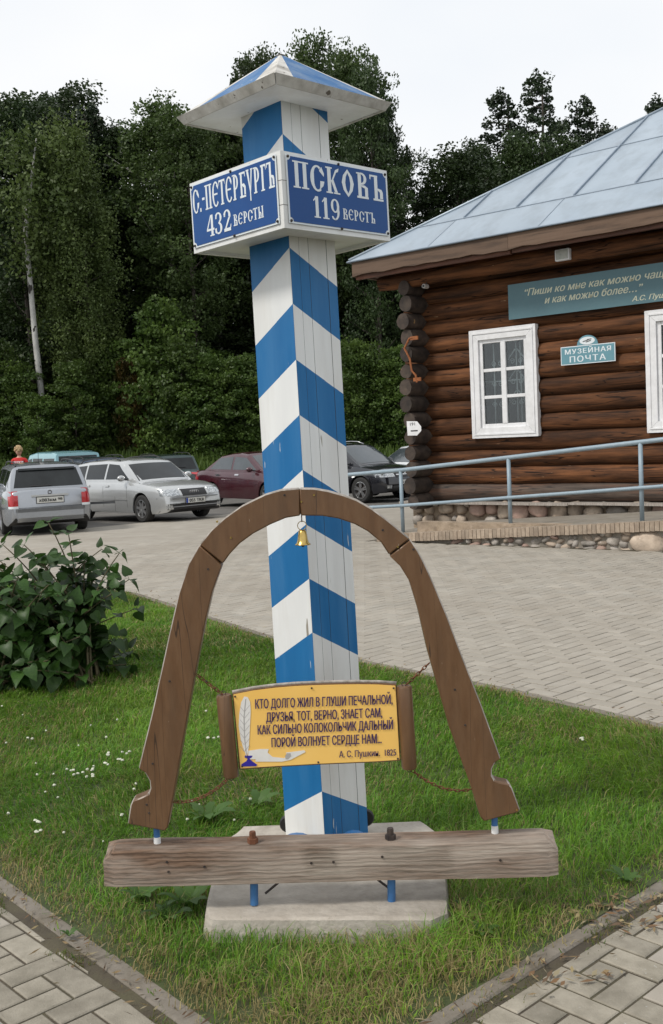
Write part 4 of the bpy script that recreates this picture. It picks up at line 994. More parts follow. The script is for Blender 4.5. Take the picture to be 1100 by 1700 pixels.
# plank sill under the logs
for i, (xa, xb) in enumerate(((-.12, 3.1), (3.1, 6.3), (6.3, 9.5))):
    mb = MB(); z = .452 - .004 * i; mb.prism([(xa, -.20, z), (xb - .01, -.20, z - .015), (xb - .01, -.20, z - .055), (xa, -.20, z - .035)], (0, .3, 0)); mb.build('sill_plank', M['wood_edge'], house)

# things on the wall
def wall_thing(name, label, cat): r = empty(name, (0, 0, 0), 0, label, cat); r.location = HC; r.rotation_euler = (0, 0, HA); return r
bn = wall_thing('quote_banner', 'long dark teal board with a cream italic quotation, fixed on the logs above the windows', 'sign')
mb = MB(); mb.box(2.14, 7.6, -.145, -.125, 3.345, 3.89); mb.build('board', M['teal'], bn)
LX = (1, 0, 0); LZ = (0, 0, 1)
text_obj('lettering', '“Пиши ко мне как можно чаще', M['cream'], bn, (2.44, -.147, 3.682), LX, LZ, .150, width=2.33, bold=.0028, shear=.3)
text_obj('lettering', 'и как можно более…”', M['cream'], bn, (2.78, -.147, 3.525), LX, LZ, .150, width=1.58, bold=.0028, shear=.3)
text_obj('lettering', 'А.С. Пушкин', M['cream'], bn, (4.19, -.147, 3.392), LX, LZ, .10, width=.70, bold=.002, shear=.3)
ns = wall_thing('name_board', 'small light teal board reading МУЗЕЙНАЯ ПОЧТА with a round emblem on top, between the two windows', 'sign')
mb = MB(); mb.box(3.02, 3.905, -.135, -.118, 2.555, 2.832); mb.build('rim', M['letter_white'], ns)
mb = MB(); mb.box(3.032, 3.893, -.137, -.1352, 2.567, 2.820); mb.build('board', M['teal_light'], ns)
mb = MB(); pts = [(3.4625 + .17 * cos(pi * k / 16), -.134, 2.834 + .145 * sin(pi * k / 16)) for k in range(17)]; mb.prism(pts, (0, .015, 0)); mb.build('crest_board', M['teal_light'], ns)
mb = MB(); pts = [(3.4625 + .125 * cos(2 * pi * k / 20), -.137, 2.895 + .058 * sin(2 * pi * k / 20)) for k in range(20)]; mb.prism(pts, (0, .0025, 0)); mb.build('oval', M['letter_white'], ns)
for a, b in (((-.07, -.01), (.02, .012)), ((-.02, -.02), (.06, .0)), ((.0, .015), (.07, .022))): mb = MB(); mb.tube([(3.4625 + a[0], -.1385, 2.895 + a[1]), (3.4625 + b[0], -.1385, 2.895 + b[1])], .006, 5); mb.build('emblem', M['iron'], ns)
def serif_text(parent, txt, x, y, h, w):      # spaced capitals
    text_obj('lettering', txt, M['letter_white'], parent, (x, -.1378, y), LX, LZ, h / .727, width=w, bold=.003, spacing=1.18)
serif_text(ns, 'МУЗЕЙНАЯ', 3.095, 2.715, .074, .745); serif_text(ns, 'ПОЧТА', 3.17, 2.59, .09, .585)
fl = wall_thing('floodlight', 'small square floodlight hanging under the eaves above the teal banner', 'lamp')
mb = MB(); mb.box(3.165, 3.40, -.52, -.44, 4.075, 4.245); mb.build('housing', M['win_white'], fl, bevel=.01)
mb = MB(); mb.box(3.185, 3.38, -.526, -.521, 4.093, 4.227); mb.build('lens', mat('dusty_lens', (.30, .31, .27), (.38, .38, .33), scale=20, rough=.3), fl)
mb = MB(); mb.tube([(3.22, -.48, 4.24), (3.22, -.48, 4.33)], .006, 6); mb.tube([(3.35, -.48, 4.24), (3.35, -.48, 4.33)], .006, 6); mb.build('bracket', M['iron'], fl)
cm = wall_thing('security_camera', 'small round grey camera under the eaves near the house corner', 'camera')
p = (.78, -.42, 4.02); mb = MB(); mb.lathe([(0, -.09), (.035, -.085), (.04, -.03), (.04, .02), (0, .03)], 12, 'y', p); mb.build('camera_body', M['print_grey'], cm, smooth=True)
mb = MB(); mb.lathe([(0, -.093), (.02, -.092), (.022, -.086)], 12, 'y', p); mb.build('lens', M['black'], cm)
mb = MB(); mb.tube([(p[0], p[1], p[2] + .03), (p[0], p[1] + .02, 4.18)], .010, 6); mb.build('bracket', M['iron'], cm)
rb = wall_thing('rusty_bracket', 'bent rusty iron bracket nailed on the corner log ends', 'bracket')
M['rust_orange'] = mat('orange_rust', (.20, .065, .02), (.32, .11, .035), scale=20, rough=.8)
mb = MB(); mb.tube([(.60, -.56, 3.20), (.50, -.57, 3.19), (.40, -.58, 3.04), (.50, -.58, 2.86), (.53, -.58, 2.66), (.60, -.57, 2.58), (.62, -.57, 2.46)], .018, 6); mb.build('iron_strap', M['rust_orange'], rb, smooth=True)
for z in (3.13, 2.45): mb = MB(); x_ = .52 if z > 3 else .55; mb.box(x_, x_ + .15, -.575, -.55, z + .03, z + .09); mb.build('plate', M['rust_orange'], rb)
nb_ = wall_thing('paper_notice', 'white arrow-shaped notice with small lettering on the corner of the house', 'notice')
mb = MB(); mb.prism([(.37, -.56, 1.83), (.58, -.56, 1.82), (.66, -.56, 1.73), (.66, -.56, 1.66), (.57, -.56, 1.585), (.38, -.56, 1.59)], (0, .006, 0)); mb.build('notice_board', M['win_white'], nb_)
text_obj('lettering', '191', M['black'], nb_, (.44, -.562, 1.755), LX, LZ, .07, width=.10, bold=.001)
mb = MB(); mb.box(.45, .59, -.563, -.5605, 1.655, 1.675); mb.build('arrow_print', M['black'], nb_)

# ================================================================== RAMP AND HANDRAIL
ramp = empty('access_ramp', HC, HA, 'low sloping ramp along the log house, yellowish brick edge over rubble stones', 'ramp')
def rt(s): return .045 + .063 * s
mb = MB(); S0, S1 = .9, 9.0
mb.prism([(S0, -2.12, -.3), (S1, -2.12, -.3), (S1, -2.12, rt(S1)), (S0, -2.12, rt(S0))], (0, 2.06, 0)); mb.build('deck', M['yellow_brick'] if 0 else mat('ramp_surface', (.21, .185, .15), (.29, .26, .22), scale=5, rough=.9, dirt=(.20, .17, .13), dscale=3, damt=.5), ramp)
random.seed(31); s = S0
while s < 8.3:
    w = .063 + random.uniform(-.004, .004); z = rt(s); h = .125
    mb = MB(); mb.prism([(s + .002, -2.205, z - h), (s + w - .002, -2.205, z - h), (s + w - .002, -2.205, z), (s + .002, -2.205, z)], (0, .083, 0)); o = mb.build('brick', M['yellow_brick'], ramp); o.location = (0, random.uniform(-.004, .004), random.uniform(-.003, .003)); s += w + .003
    if len(ramp.children) > 122: break
mb = MB(); mb.box(1.6, 9, -2.11, -1.9, -.25, .3); mb.build('rubble_backing', M['mortar'], ramp)
x = 2.2; random.seed(8)
while x < 7.5:
    big = random.random() < .3 and x > 4.0; hh = rt(x) - .125 + .06; w = random.uniform(.16, .27) if big else random.uniform(.05, .11)
    zc = (hh) / 2 - .06; rr = max(.035, hh / 2 + .015)
    if big: stone(ramp, (x + w, -2.11, zc), (w, .09, rr), random.choice((M['stone2'], M['stone']))); x += 2 * w * .97
    else:
        zz = -.06
        while zz < hh - .07:
            q_ = random.uniform(.024, .065); stone(ramp, (x + w + random.uniform(-.06, .06), -2.10 + random.uniform(-.02, .03), zz + q_ * .8), (w * random.uniform(.6, 1.2), .07, q_), random.choice((M['stone2'], M['stone2'], M['stone'], M['stone3']))); zz += q_ * 1.7
        x += 2 * w * .96
hr = empty('handrail', HC, HA, 'grey-blue painted pipe handrail with two rails along the ramp', 'handrail')
pst = [-1.0, 1.27, 3.14, 5.07, 7.0]
def topz(s): return (1.06 + (s - 1.27) * .0795) if s > 1.27 else 1.06 + (s - 1.27) * .055
def midz(s): return (.535 + (s - 1.27) * .067) if s > 1.27 else .535 + (s - 1.27) * .05
for s in pst: mb = MB(); zb = rt(s) - .01 if s > S0 else -.05; mb.tube([(s, -2.02, zb), (s, -2.02, topz(s))], .029, 12); mb.build('rail_post', M['rail'], hr, smooth='all')
mb = MB(); mb.tube([(s, -2.02, topz(s) + .012) for s in [-1.0, 1.27, 3.14, 5.07, 7, 9]], .031, 12); mb.build('top_rail', M['rail'], hr, smooth=True)
mb = MB(); mb.tube([(s, -2.055, midz(s)) for s in [-1.0, 1.27, 3.14, 5.07, 7, 9]], .025, 12); mb.build('middle_rail', M['rail'], hr, smooth=True)
for s in pst[1:]: mb = MB(); mb.lathe([(.034, -.03), (.036, 0), (.034, .03)], 12, 'z', (s, -2.03, midz(s))); mb.build('weld_collar', M['rail'], hr, smooth='all')
# ================================================================== CARS
def carpaint(name, c, metal=.5, rough=.25): return mat(name, c, tuple(min(1, q * 1.08) for q in c), scale=60, rough=rough, metal=metal, coat=.9, rvar=.03, dirt=tuple(q * .65 + .06 for q in c), dscale=2, damt=.35)
M['silver_a'] = carpaint('silver_blue_paint', (.34, .36, .39)); M['silver_b'] = carpaint('light_silver_paint', (.50, .51, .51), .45)
M['maroon'] = carpaint('maroon_paint', (.062, .010, .017), .35); M['car_black'] = carpaint('black_paint', (.012, .013, .018), .2, .18)
M['car_green'] = carpaint('dark_green_paint', (.025, .05, .05), .3); M['car_teal'] = carpaint('pale_teal_paint', (.22, .42, .46), .2); M['car_navy'] = carpaint('slate_blue_paint', (.06, .085, .13), .4); M['car_white'] = carpaint('white_car_paint', (.62, .64, .65), .1)
M['car_glass'] = mat('tinted_glass', (.010, .012, .013), (.02, .024, .026), scale=2, rough=.05, spec=.42, rvar=.02)
M['car_glass_l'] = mat('sky_lit_glass', (.035, .045, .05), (.06, .07, .078), scale=2, rough=.05, spec=1.0, rvar=.02)  # paler copy of the tinted glass, sky light put into its colour
M['tyre'] = mat('tyre_rubber', (.018, .018, .018), (.035, .034, .032), scale=20, rough=.85); M['rim'] = mat('alloy', (.42, .43, .44), (.5, .5, .5), rough=.3, metal=.8, rvar=0)
M['tail_red'] = mat('red_lamp', (.36, .012, .018), (.45, .02, .025), scale=30, rough=.15, coat=.6, rvar=0); M['lamp_clear'] = mat('clear_lamp', (.20, .22, .235), (.62, .64, .65), scale=34, rough=.08, metal=.5, coat=1.0, rvar=0, detail=1)
M['plate'] = mat('plate_white', (.66, .66, .62), rough=.4); M['trim_grey'] = mat('grey_bumper', (.10, .105, .11), (.13, .135, .14), scale=6, rough=.55); M['chrome'] = mat('chrome', (.7, .7, .7), rough=.12, metal=1.0, rvar=0); M['plate_blue'] = mat('plate_blue', (.02, .06, .35), rough=.4)

def interp(tab, x):
    if x <= tab[0][0]: return tab[0][1]
    for (a, u), (b, v) in zip(tab, tab[1:]):
        if x <= b: return u + (v - u) * (x - a) / (b - a) if b > a else v
    return tab[-1][1]
def smooth_interp(tab, x, h=.06): return (interp(tab, x - h) + 2 * interp(tab, x) + interp(tab, x + h)) / 4
def make_car(loc, heading, label, sp):
    """sp: L W wheelbase, front overhang, wheel r, top profile (lower body), greenhouse profile.
    local +x forward, origin on the ground under the middle of the car"""
    L, W, wb, fo, wr = sp['L'], sp['W'], sp['wb'], sp['fo'], sp['wr']; h = W / 2
    xf, xr = L / 2, -L / 2; xw = (xf - fo, xf - fo - wb)
    z = gz(*loc); car = empty('parked_car', (loc[0], loc[1], z), heading, label, 'car', 'cars parked beyond the paved square')
    paint = M[sp['paint']]; ra = wr + .055
    def halfw(x):
        t = abs(x) / (L / 2); k = (1 - max(0, (t - .62) / .38) ** 3.2 * (.17 if x > 0 else .12))
        return h * k
    def zs(x): return interp(sp['sill'], x) 
    def section(x, end=0.0):
        w = halfw(x) * (1 - end * .05); zt = smooth_interp(sp['top'], x) - end * .03; z0 = zs(x) + end * .05; arch = 0
        for c in xw:
            if abs(x - c) < ra: arch = max(arch, wr + sqrt(max(0, ra ** 2 - (x - c) ** 2)))
        zz = lambda q: max(q, arch)
        mid = z0 + (zt - z0) * .45
        pts = [(0, zz(z0)), (w - .22, zz(z0)), (w * .955, zz(z0)), (w * .985, zz(z0 + .07)), (w, zz(mid)), (w * .997, max(zt - .20, arch + .02)), (w * .975, max(zt - .07, arch + .04)), (w * .93, max(zt - .018, arch + .05)), (w * .72, zt + .012), (w * .35, zt + .028), (0, zt + .032)]
        return pts
    xsn = sorted(set([xr + .0, xr + .02, xr + .06] + list(np.linspace(xr + .1, xf - .1, 84)) + [xf - .06, xf - .02, xf] + [c + s * ra * k for c in xw for s in (-1, 1) for k in (1.0, .995, .97, .9)]))
    rings = []
    for x in xsn:
        e = 1.0 if x in (xr, xf) else (.4 if x in (xr + .02, xf - .02) else 0)
        p = section(x, e); rings.append([(x, -a, b) for a, b in p[::-1]][:-1] + [(x, a, b) for a, b in p])
    n = len(rings[0]); mb = MB(); vs = [v for r in rings for v in r]; fs = []; mi = []
    for i in range(len(rings) - 1):
        for j in range(n - 1):
            fs.append((i * n + j, (i + 1) * n + j, (i + 1) * n + j + 1, i * n + j + 1)); mi.append(1 if 8 <= j <= 11 else 0)
    mb.add(vs, fs); mb.m = mi
    mb.add(rings[0], [tuple(range(n))], 0); mb.add(rings[-1], [tuple(range(n))[::-1]], 0)
    body = mb.build('body', [paint, M['black']], car, smooth=True)
    # cabin
    gh = sp['cabin']; wB = sp.get('wbelt', .93) * h; wT = sp.get('wroof', .72) * h
    x0, x1, x2, x3 = gh[0][0], gh[1][0], gh[-2][0], gh[-1][0]; zr = max(q[1] for q in gh)
    def cab_z(x): return interp(gh, x)
    def cab_w(zv, x):     # half width of the side surface at height z
        zb = smooth_interp(sp['top'], x) - .02; t = min(1, max(0, (zv - zb) / max(.05, zr - zb))); return wB + (wT - wB) * t ** 1.15
    cx = sorted(set(list(np.linspace(x0, x3, 44)) + [q[0] for q in gh])); rings = []
    for x in cx:
        zt = cab_z(x); zb = min(smooth_interp(sp['top'], x) - .06, zt - .004); w = []; k = (0, .25, .5, .75, .93)
        taper = 1 - .10 * max(0, (x - x2) / max(.01, x3 - x2)) - .07 * max(0, (x1 - x) / max(.01, x1 - x0))
        for t in k: zv = zb + (zt - zb) * t; w.append((cab_w(zv, x) * taper, zv))
        wt = cab_w(zt, x) * taper; w += [(wt * .97, zt - .012), (wt * .88, zt + .010), (wt * .5, zt + .028), (0, zt + .034)]
        rings.append([(x, -a, b) for a, b in w] + [(x, a, b) for a, b in w[::-1][1:]])
    n = len(rings[0]); mb = MB(); mb.add([v for r in rings for v in r], [(i * n + j, (i + 1) * n + j, (i + 1) * n + j + 1, i * n + j + 1) for i in range(len(rings) - 1) for j in range(n - 1)]); mb.add(rings[0], [tuple(range(n))]); mb.add(rings[-1], [tuple(range(n))[::-1]])
    cabin = mb.build('cabin', paint, car, smooth=True)
    dg = bpy.context.evaluated_depsgraph_get()
    def bvh_of(o): return BVHTree.FromPolygons([v.co for v in o.data.vertices], [tuple(p.vertices) for p in o.data.polygons])
    bt = {'b': bvh_of(body), 'c': bvh_of(cabin)}
    def patch(name, quad, d, m, which='b', off=.006, nu=8, nv=4, parent=car, thick=.01):
        q = [Vector(p) for p in quad]; d = Vector(d).normalized(); pts = []; ok = True
        for i in range(nu + 1):
            for j in range(nv + 1):
                u, v = i / nu, j / nv; p = (q[0] * (1 - u) + q[1] * u) * (1 - v) + (q[3] * (1 - u) + q[2] * u) * v
                best = None
                for w_ in which:
                    hit = bt[w_].ray_cast(p, d, 4)
                    if hit[0] is not None and (best is None or hit[3] < best[1]): best = (hit[0], hit[3])
                pts.append((best[0] if best else p + d * .5) - d * off)
        mb = MB(); k = nv + 1; base = len(pts); bk = [p + d * thick for p in pts]
        fs = [(i * k + j, (i + 1) * k + j, (i + 1) * k + j + 1, i * k + j + 1) for i in range(nu) for j in range(nv)]
        rim = [i * k for i in range(nu + 1)] + [nu * k + j for j in range(1, nv + 1)] + [i * k + nv for i in range(nu - 1, -1, -1)] + [j for j in range(nv - 1, 0, -1)]
        fs += [(rim[a], rim[(a + 1) % len(rim)], base + rim[(a + 1) % len(rim)], base + rim[a]) for a in range(len(rim))]
        mb.add(pts + bk, fs); return mb.build(name, m, parent, smooth=True)
    glass = M[sp.get('glass', 'car_glass')]
    # windscreen and rear window: projected onto the sloped ends
    def endglass(name, xa, xb, s, g):      # xa base, xb roof
        za, zb = cab_z(xa), cab_z(xb); t0, t1 = .10, .90; X = xf + 1 if s > 0 else xr - 1
        zl, zh = za + (zb - za) * t0, za + (zb - za) * t1
        wl, wh = cab_w(zl, xa) * .86, cab_w(zh, xb) * .88
        zl = max(zl, interp(sp['top'], xa) + .05)
        dz = (zb - za) / abs(xb - xa) if abs(xb - xa) > .01 else 9
        if dz < 1.2: dd = Vector((-s * .5, 0, -1)) ; q = [(xa + (xb - xa) * t0 + s * .5, -wl, cab_z(xa + (xb - xa) * t0) + 1), (xa + (xb - xa) * t0 + s * .5, wl, cab_z(xa + (xb - xa) * t0) + 1), (xa + (xb - xa) * t1 + s * .5, wh, cab_z(xa + (xb - xa) * t1) + 1), (xa + (xb - xa) * t1 + s * .5, -wh, cab_z(xa + (xb - xa) * t1) + 1)]
        else: dd = Vector((-s, 0, 0)); q = [(X, -wl, zl), (X, wl, zl), (X, wh, zh), (X, -wh, zh)]
        return patch(name, q, dd, g, 'c', .005, 10, 5)
    endglass('windscreen', x3, x2, 1, M[sp.get('glass_f', sp.get('glass', 'car_glass'))]); rw = endglass('rear_window', x0, x1, -1, glass)
    for sg in (-1, 1):
        for wq in sp['windows']: patch('side_window', [(p[0], sg * 2, p[1]) for p in wq], (0, -sg, 0), glass, 'c', .004, 6, 4)
        for c in xw:
            yy = sg * (h - .10); wh = empty('wheel', (0, 0, 0)); wh.parent = car; wh.location = (c, yy, wr); tw = .10
            mb = MB(); mb.lathe([(wr * .66, -tw), (wr * .90, -tw), (wr * .985, -tw * .75), (wr, -tw * .3), (wr, tw * .3), (wr * .985, tw * .75), (wr * .90, tw), (wr * .66, tw)], 28, 'y'); mb.build('tyre', M['tyre'], wh, smooth=True)
            mb = MB(); o_ = sg * tw; mb.lathe([(wr * .665, o_ * .95), (wr * .62, o_ * .98), (wr * .60, o_ * .6), (wr * .58, -o_ * .5)], 28, 'y'); mb.lathe([(0, o_ * .80), (wr * .16, o_ * .82), (wr * .17, o_ * .5)], 12, 'y')
            ns_ = sp.get('spokes', 5)
            for k in range(ns_):
                for dk in ((-.16, .16) if sp.get('twin') else (0,)):
                    a = 2 * pi * k / ns_ + .3 + dk; d = Vector((cos(a), 0, sin(a))); p = Vector((-sin(a), 0, cos(a))); w0, w1 = wr * (.07 if sp.get('twin') else .11), wr * (.05 if sp.get('twin') else .09); s0, s1 = wr * .12, wr * .62
                    f0 = Vector((0, o_ * .86, 0)); f1 = Vector((0, o_ * .92, 0)); b_ = Vector((0, -o_ * .25, 0))
                    vs = [d * s0 - p * w0 + f0, d * s0 + p * w0 + f0, d * s1 + p * w1 + f1, d * s1 - p * w1 + f1]; vs += [v + b_ for v in vs]
                    mb.add(vs, [(0, 1, 2, 3), (4, 5, 6, 7), (0, 1, 5, 4), (1, 2, 6, 5), (2, 3, 7, 6), (3, 0, 4, 7)])
            mb.build('rim', M['rim'], wh, smooth=True)
            mb = MB(); mb.lathe([(0, o_ * .35), (wr * .58, o_ * .35)], 20, 'y'); mb.build('brake_disc', M['iron'], wh)
        # mirrors, handles, roof rails
        mx_ = x3 - sp.get('mirror_back', .42); mz = interp(sp['top'], x3) + .10
        mb = MB(); mb.ball((mx_, sg * (h + .07), mz + .01), (.06, .10, .072), 12, 8); mb.build('wing_mirror', M[sp['paint']] if not sp.get('black_mirror') else M['black'], car, smooth=True)
        mb = MB(); mb.tube([(mx_, sg * (h - .10), mz - .03), (mx_, sg * (h + .05), mz - .01)], .02, 6); mb.build('mirror_arm', M['black'], car)
        for hx in sp['handles']:
            patch('door_handle', [(hx - .09, sg * 2, sp['handle_z'] - .018), (hx + .09, sg * 2, sp['handle_z'] - .018), (hx + .09, sg * 2, sp['handle_z'] + .018), (hx - .09, sg * 2, sp['handle_z'] + .018)], (0, -sg, 0), M[sp.get('handle_m', 'chrome')], 'b', .022, 3, 1, thick=.03)
        for dx in sp.get('doors', []):
            patch('door_gap', [(dx - .004, sg * 2, .34), (dx + .004, sg * 2, .34), (dx + .004, sg * 2, sp['handle_z'] + .10), (dx - .004, sg * 2, sp['handle_z'] + .10)], (0, -sg, 0), M['black'], 'b', .0015, 1, 6, thick=.003)
        if sp.get('strip'):
            for (a, b) in sp['strip']: patch('side_moulding', [(a, sg * 2, .50), (b, sg * 2, .50), (b, sg * 2, .55), (a, sg * 2, .55)], (0, -sg, 0), M[sp.get('strip_m', 'trim_grey')], 'b', .010, 6, 1, thick=.015)
        if sp.get('rails'):
            ra_, rb_ = sp['rails']; mb = MB(); yy = sg * wT * .93; pts = []
            for k in range(9):
                x = ra_ + (rb_ - ra_) * k / 8; pts.append((x, yy, cab_z(x) + (.065 if 0 < k < 8 else .012)))
            mb.tube(pts, .014, 8)
            for x in (ra_ + .45 * (rb_ - ra_),): mb.tube([(x, yy, cab_z(x)), (x, yy, cab_z(x) + .06)], .012, 6)
            mb.build('roof_rail', M['black'] if not sp.get('rail_silver') else M['rim'], car, smooth='all')
    # front and rear pieces: rectangles given as (name, y0, y1, z0, z1, material, off)
    for (nm, yz, m, off, sd_) in sp['pieces']:
        X = xf + 1 if sd_ > 0 else xr - 1
        q = [(X, y, zz) for y, zz in yz]
        patch(nm, q, (-sd_, 0, 0), M[m], 'bc', off, 8, 3, thick=.02 if off > .01 else .008)
    for (nm, q, d, m, off) in sp.get('free', []): patch(nm, q, d, M[m], 'b', off, 6, 3, thick=.02)
    if sp.get('antenna'): mb = MB(); x, y = sp['antenna']; mb.tube([(x, y, cab_z(x) + .02), (x - .12, y, cab_z(x) + .36)], .005, 5); mb.build('aerial', M['black'], car)
    for (nm, txt, sd_, y0, zb, hh, ww, m) in sp.get('texts', []):
        X = (xf if sd_ > 0 else xr); hit = None
        hit = bt['b'].ray_cast(Vector((X + sd_, 0, zb)), Vector((-sd_, 0, 0)), 4); hx = hit[0].x if hit[0] else X
        ux_ = (0, 1, 0) if sd_ > 0 else (0, -1, 0)
        text_obj(nm, txt, M[m], car, (hx + sd_ * (sp.get('plate_off', .03) + .003), (-ww / 2 if sd_ > 0 else ww / 2) + y0 * (1 if sd_ > 0 else -1), zb), ux_, LZ, hh / .727, width=ww, bold=.003)
    for (nm, y, zc, r_, sd_, m) in sp.get('rings', []):
        hit = bt['b'].ray_cast(Vector(((xf if sd_ > 0 else xr) + sd_, y, zc)), Vector((-sd_, 0, 0)), 4); hx = hit[0].x
        mb = MB(); pts = [(hx + sd_ * .018, y + r_ * cos(2 * pi * k / 16), zc + r_ * sin(2 * pi * k / 16)) for k in range(16)]; mb.tube(pts, r_ * .17, 6, closed=True); mb.build(nm, M[m], car, smooth='all')
    return car

def rect(y0, y1, z0, z1): return [(y0, z0), (y1, z0), (y1, z1), (y0, z1)]
octavia = dict(L=4.51, W=1.73, wb=2.51, fo=.86, wr=.31, paint='silver_a', top=[(-2.26, .90), (-2.2, .93), (-2.0, .95), (-1, .95), (.8, .93), (.95, .92), (1.7, .84), (2.1, .74), (2.24, .62)],
  sill=[(-2.26, .34), (-2.1, .28), (-1.9, .22), (1.9, .20), (2.26, .26)], cabin=[(-2.19, .93), (-1.92, 1.385), (-1.5, 1.425), (-.6, 1.44), (.1, 1.41), (.98, .93)],
  windows=[[(-1.98, 1.0), (-1.22, 1.0), (-1.22, 1.33), (-1.80, 1.31)], [(-1.14, 1.0), (-.34, 1.0), (-.34, 1.345), (-1.14, 1.335)], [(-.26, 1.0), (.66, 1.0), (.12, 1.31), (-.26, 1.345)]],
  handles=[-1.0, -.12], handle_z=.86, handle_m='silver_a', doors=[-1.18, -.30, .75], strip=[(-1.1, .75)], rails=(-1.85, .0), antenna=(-1.75, .12),
  pieces=[('tail_light', rect(.62, .80, .62, .92), 'tail_red', .010, -1), ('tail_light', rect(-.80, -.62, .62, .92), 'tail_red', .010, -1), ('bumper', rect(-.845, .845, .30, .56), 'silver_a', .055, -1), ('bumper_strip', rect(-.85, .85, .50, .57), 'trim_grey', .060, -1),
    ('reversing_light', rect(.62, .80, .575, .622), 'letter_white', .012, -1), ('reversing_light', rect(-.80, -.62, .575, .622), 'letter_white', .012, -1),
    ('number_plate', rect(-.26, .26, .665, .777), 'plate', .020, -1), ('plate_frame', rect(-.275, .275, .652, .79), 'black', .014, -1), ('handle_bar', rect(-.36, .36, .795, .83), 'silver_b', .03, -1), ('boot_gap', rect(-.62, .62, .578, .586), 'black', .004, -1), ('spoiler', rect(-.55, .55, 1.32, 1.36), 'car_glass', .04, -1), ('wiper', rect(-.05, .35, 1.0, 1.02), 'black', .02, -1)],
  texts=[('lettering', 'х083км', -1, -.055, .688, .066, .33, 'ink'), ('lettering', '98', -1, .19, .705, .052, .085, 'ink')], rings=[('badge', 0, .875, .035, -1, 'iron')], plate_off=.024)
M['ink'] = mat('black_ink', (.02, .02, .02), rough=.5)
audi = dict(L=4.48, W=1.735, wb=2.61, fo=.88, wr=.315, paint='silver_b', glass_f='car_glass', top=[(-2.24, .86), (-2.1, .92), (-1, .93), (.75, .92), (.9, .915), (1.5, .87), (1.95, .79), (2.12, .73), (2.22, .60)],
  sill=[(-2.24, .34), (-1.9, .22), (1.75, .20), (2.0, .21), (2.24, .25)], cabin=[(-2.14, .90), (-1.75, 1.34), (-1.2, 1.40), (-.4, 1.425), (.25, 1.39), (.42, 1.35), (1.12, .90)],
  windows=[[(-2.0, .99), (-1.22, .98), (-1.22, 1.31), (-1.62, 1.29)], [(-1.14, .98), (-.30, .98), (-.30, 1.34), (-1.14, 1.32)], [(-.22, .98), (.74, .98), (.24, 1.31), (-.22, 1.34)]],
  handles=[-.95, -.08], handle_z=.83, handle_m='silver_b', doors=[-1.18, -.26, .78], strip=[(-.9, .80)], strip_m='silver_b', rails=(-1.8, .15), spokes=7,
  pieces=[('headlight', rect(.40, .80, .60, .74), 'lamp_clear', .012, 1), ('headlight', rect(-.80, -.40, .60, .74), 'lamp_clear', .012, 1), ('grille', rect(-.33, .33, .585, .735), 'black', .012, 1), ('grille_frame', rect(-.35, .35, .735, .75), 'chrome', .014, 1),
    ('bumper_strip', rect(-.83, .83, .535, .558), 'silver_a', .022, 1), ('air_intake', rect(-.72, .72, .30, .41), 'black', .012, 1), ('intake_bar', rect(-.72, .72, .345, .362), 'silver_a', .018, 1), ('number_plate', rect(-.26, .26, .418, .53), 'plate', .030, 1), ('plate_frame', rect(-.27, .27, .405, .54), 'black', .026, 1), ('plate_band', rect(-.258, -.215, .42, .528), 'plate_blue', .032, 1), ('fog_light', rect(.66, .74, .32, .39), 'lamp_clear', .016, 1), ('fog_light', rect(-.74, -.66, .32, .39), 'lamp_clear', .016, 1), ('lip', rect(-.80, .80, .22, .275), 'black', .012, 1)],
  texts=[('lettering', '055 TKR', 1, .025, .438, .072, .40, 'ink')], rings=[('badge_ring', -.083 + .055 * k, .66, .034, 1, 'chrome') for k in range(4)], plate_off=.033)
sedan = dict(L=4.54, W=1.76, wb=2.6, fo=.92, wr=.32, paint='maroon', glass='car_glass_l', top=[(-2.27, .92), (-2.2, 1.0), (-1.6, 1.02), (-1, .97), (.8, .94), (1.0, .93), (1.7, .84), (2.1, .74), (2.25, .60)],
  sill=[(-2.27, .36), (-1.9, .24), (1.8, .2), (2.27, .28)], cabin=[(-1.78, .98), (-1.0, 1.40), (-.5, 1.455), (-.1, 1.465), (.3, 1.42), (1.15, .92)],
  windows=[[(-1.42, 1.04), (-.36, 1.02), (-.36, 1.37), (-1.02, 1.34)], [(-.27, 1.02), (.78, 1.0), (.28, 1.33), (-.27, 1.37)]],
  handles=[-.92, .0], handle_z=.88, doors=[-1.25, -.31, .82], strip=[],
  pieces=[('tail_light', rect(.56, .85, .72, .96), 'tail_red', .01, -1), ('tail_light', rect(-.85, -.56, .72, .96), 'tail_red', .01, -1), ('headlight', rect(.45, .82, .62, .76), 'lamp_clear', .012, 1), ('headlight', rect(-.82, -.45, .62, .76), 'lamp_clear', .012, 1), ('grille', rect(-.36, .36, .62, .72), 'black', .012, 1), ('number_plate', rect(-.26, .26, .42, .53), 'plate', .02, 1), ('air_intake', rect(-.6, .6, .28, .38), 'black', .012, 1)],
  free=[('tail_light', [(-2.24, -2, .74), (-2.02, -2, .76), (-2.04, -2, .94), (-2.22, -2, .93)], (0, 1, 0), 'tail_red', .006)])
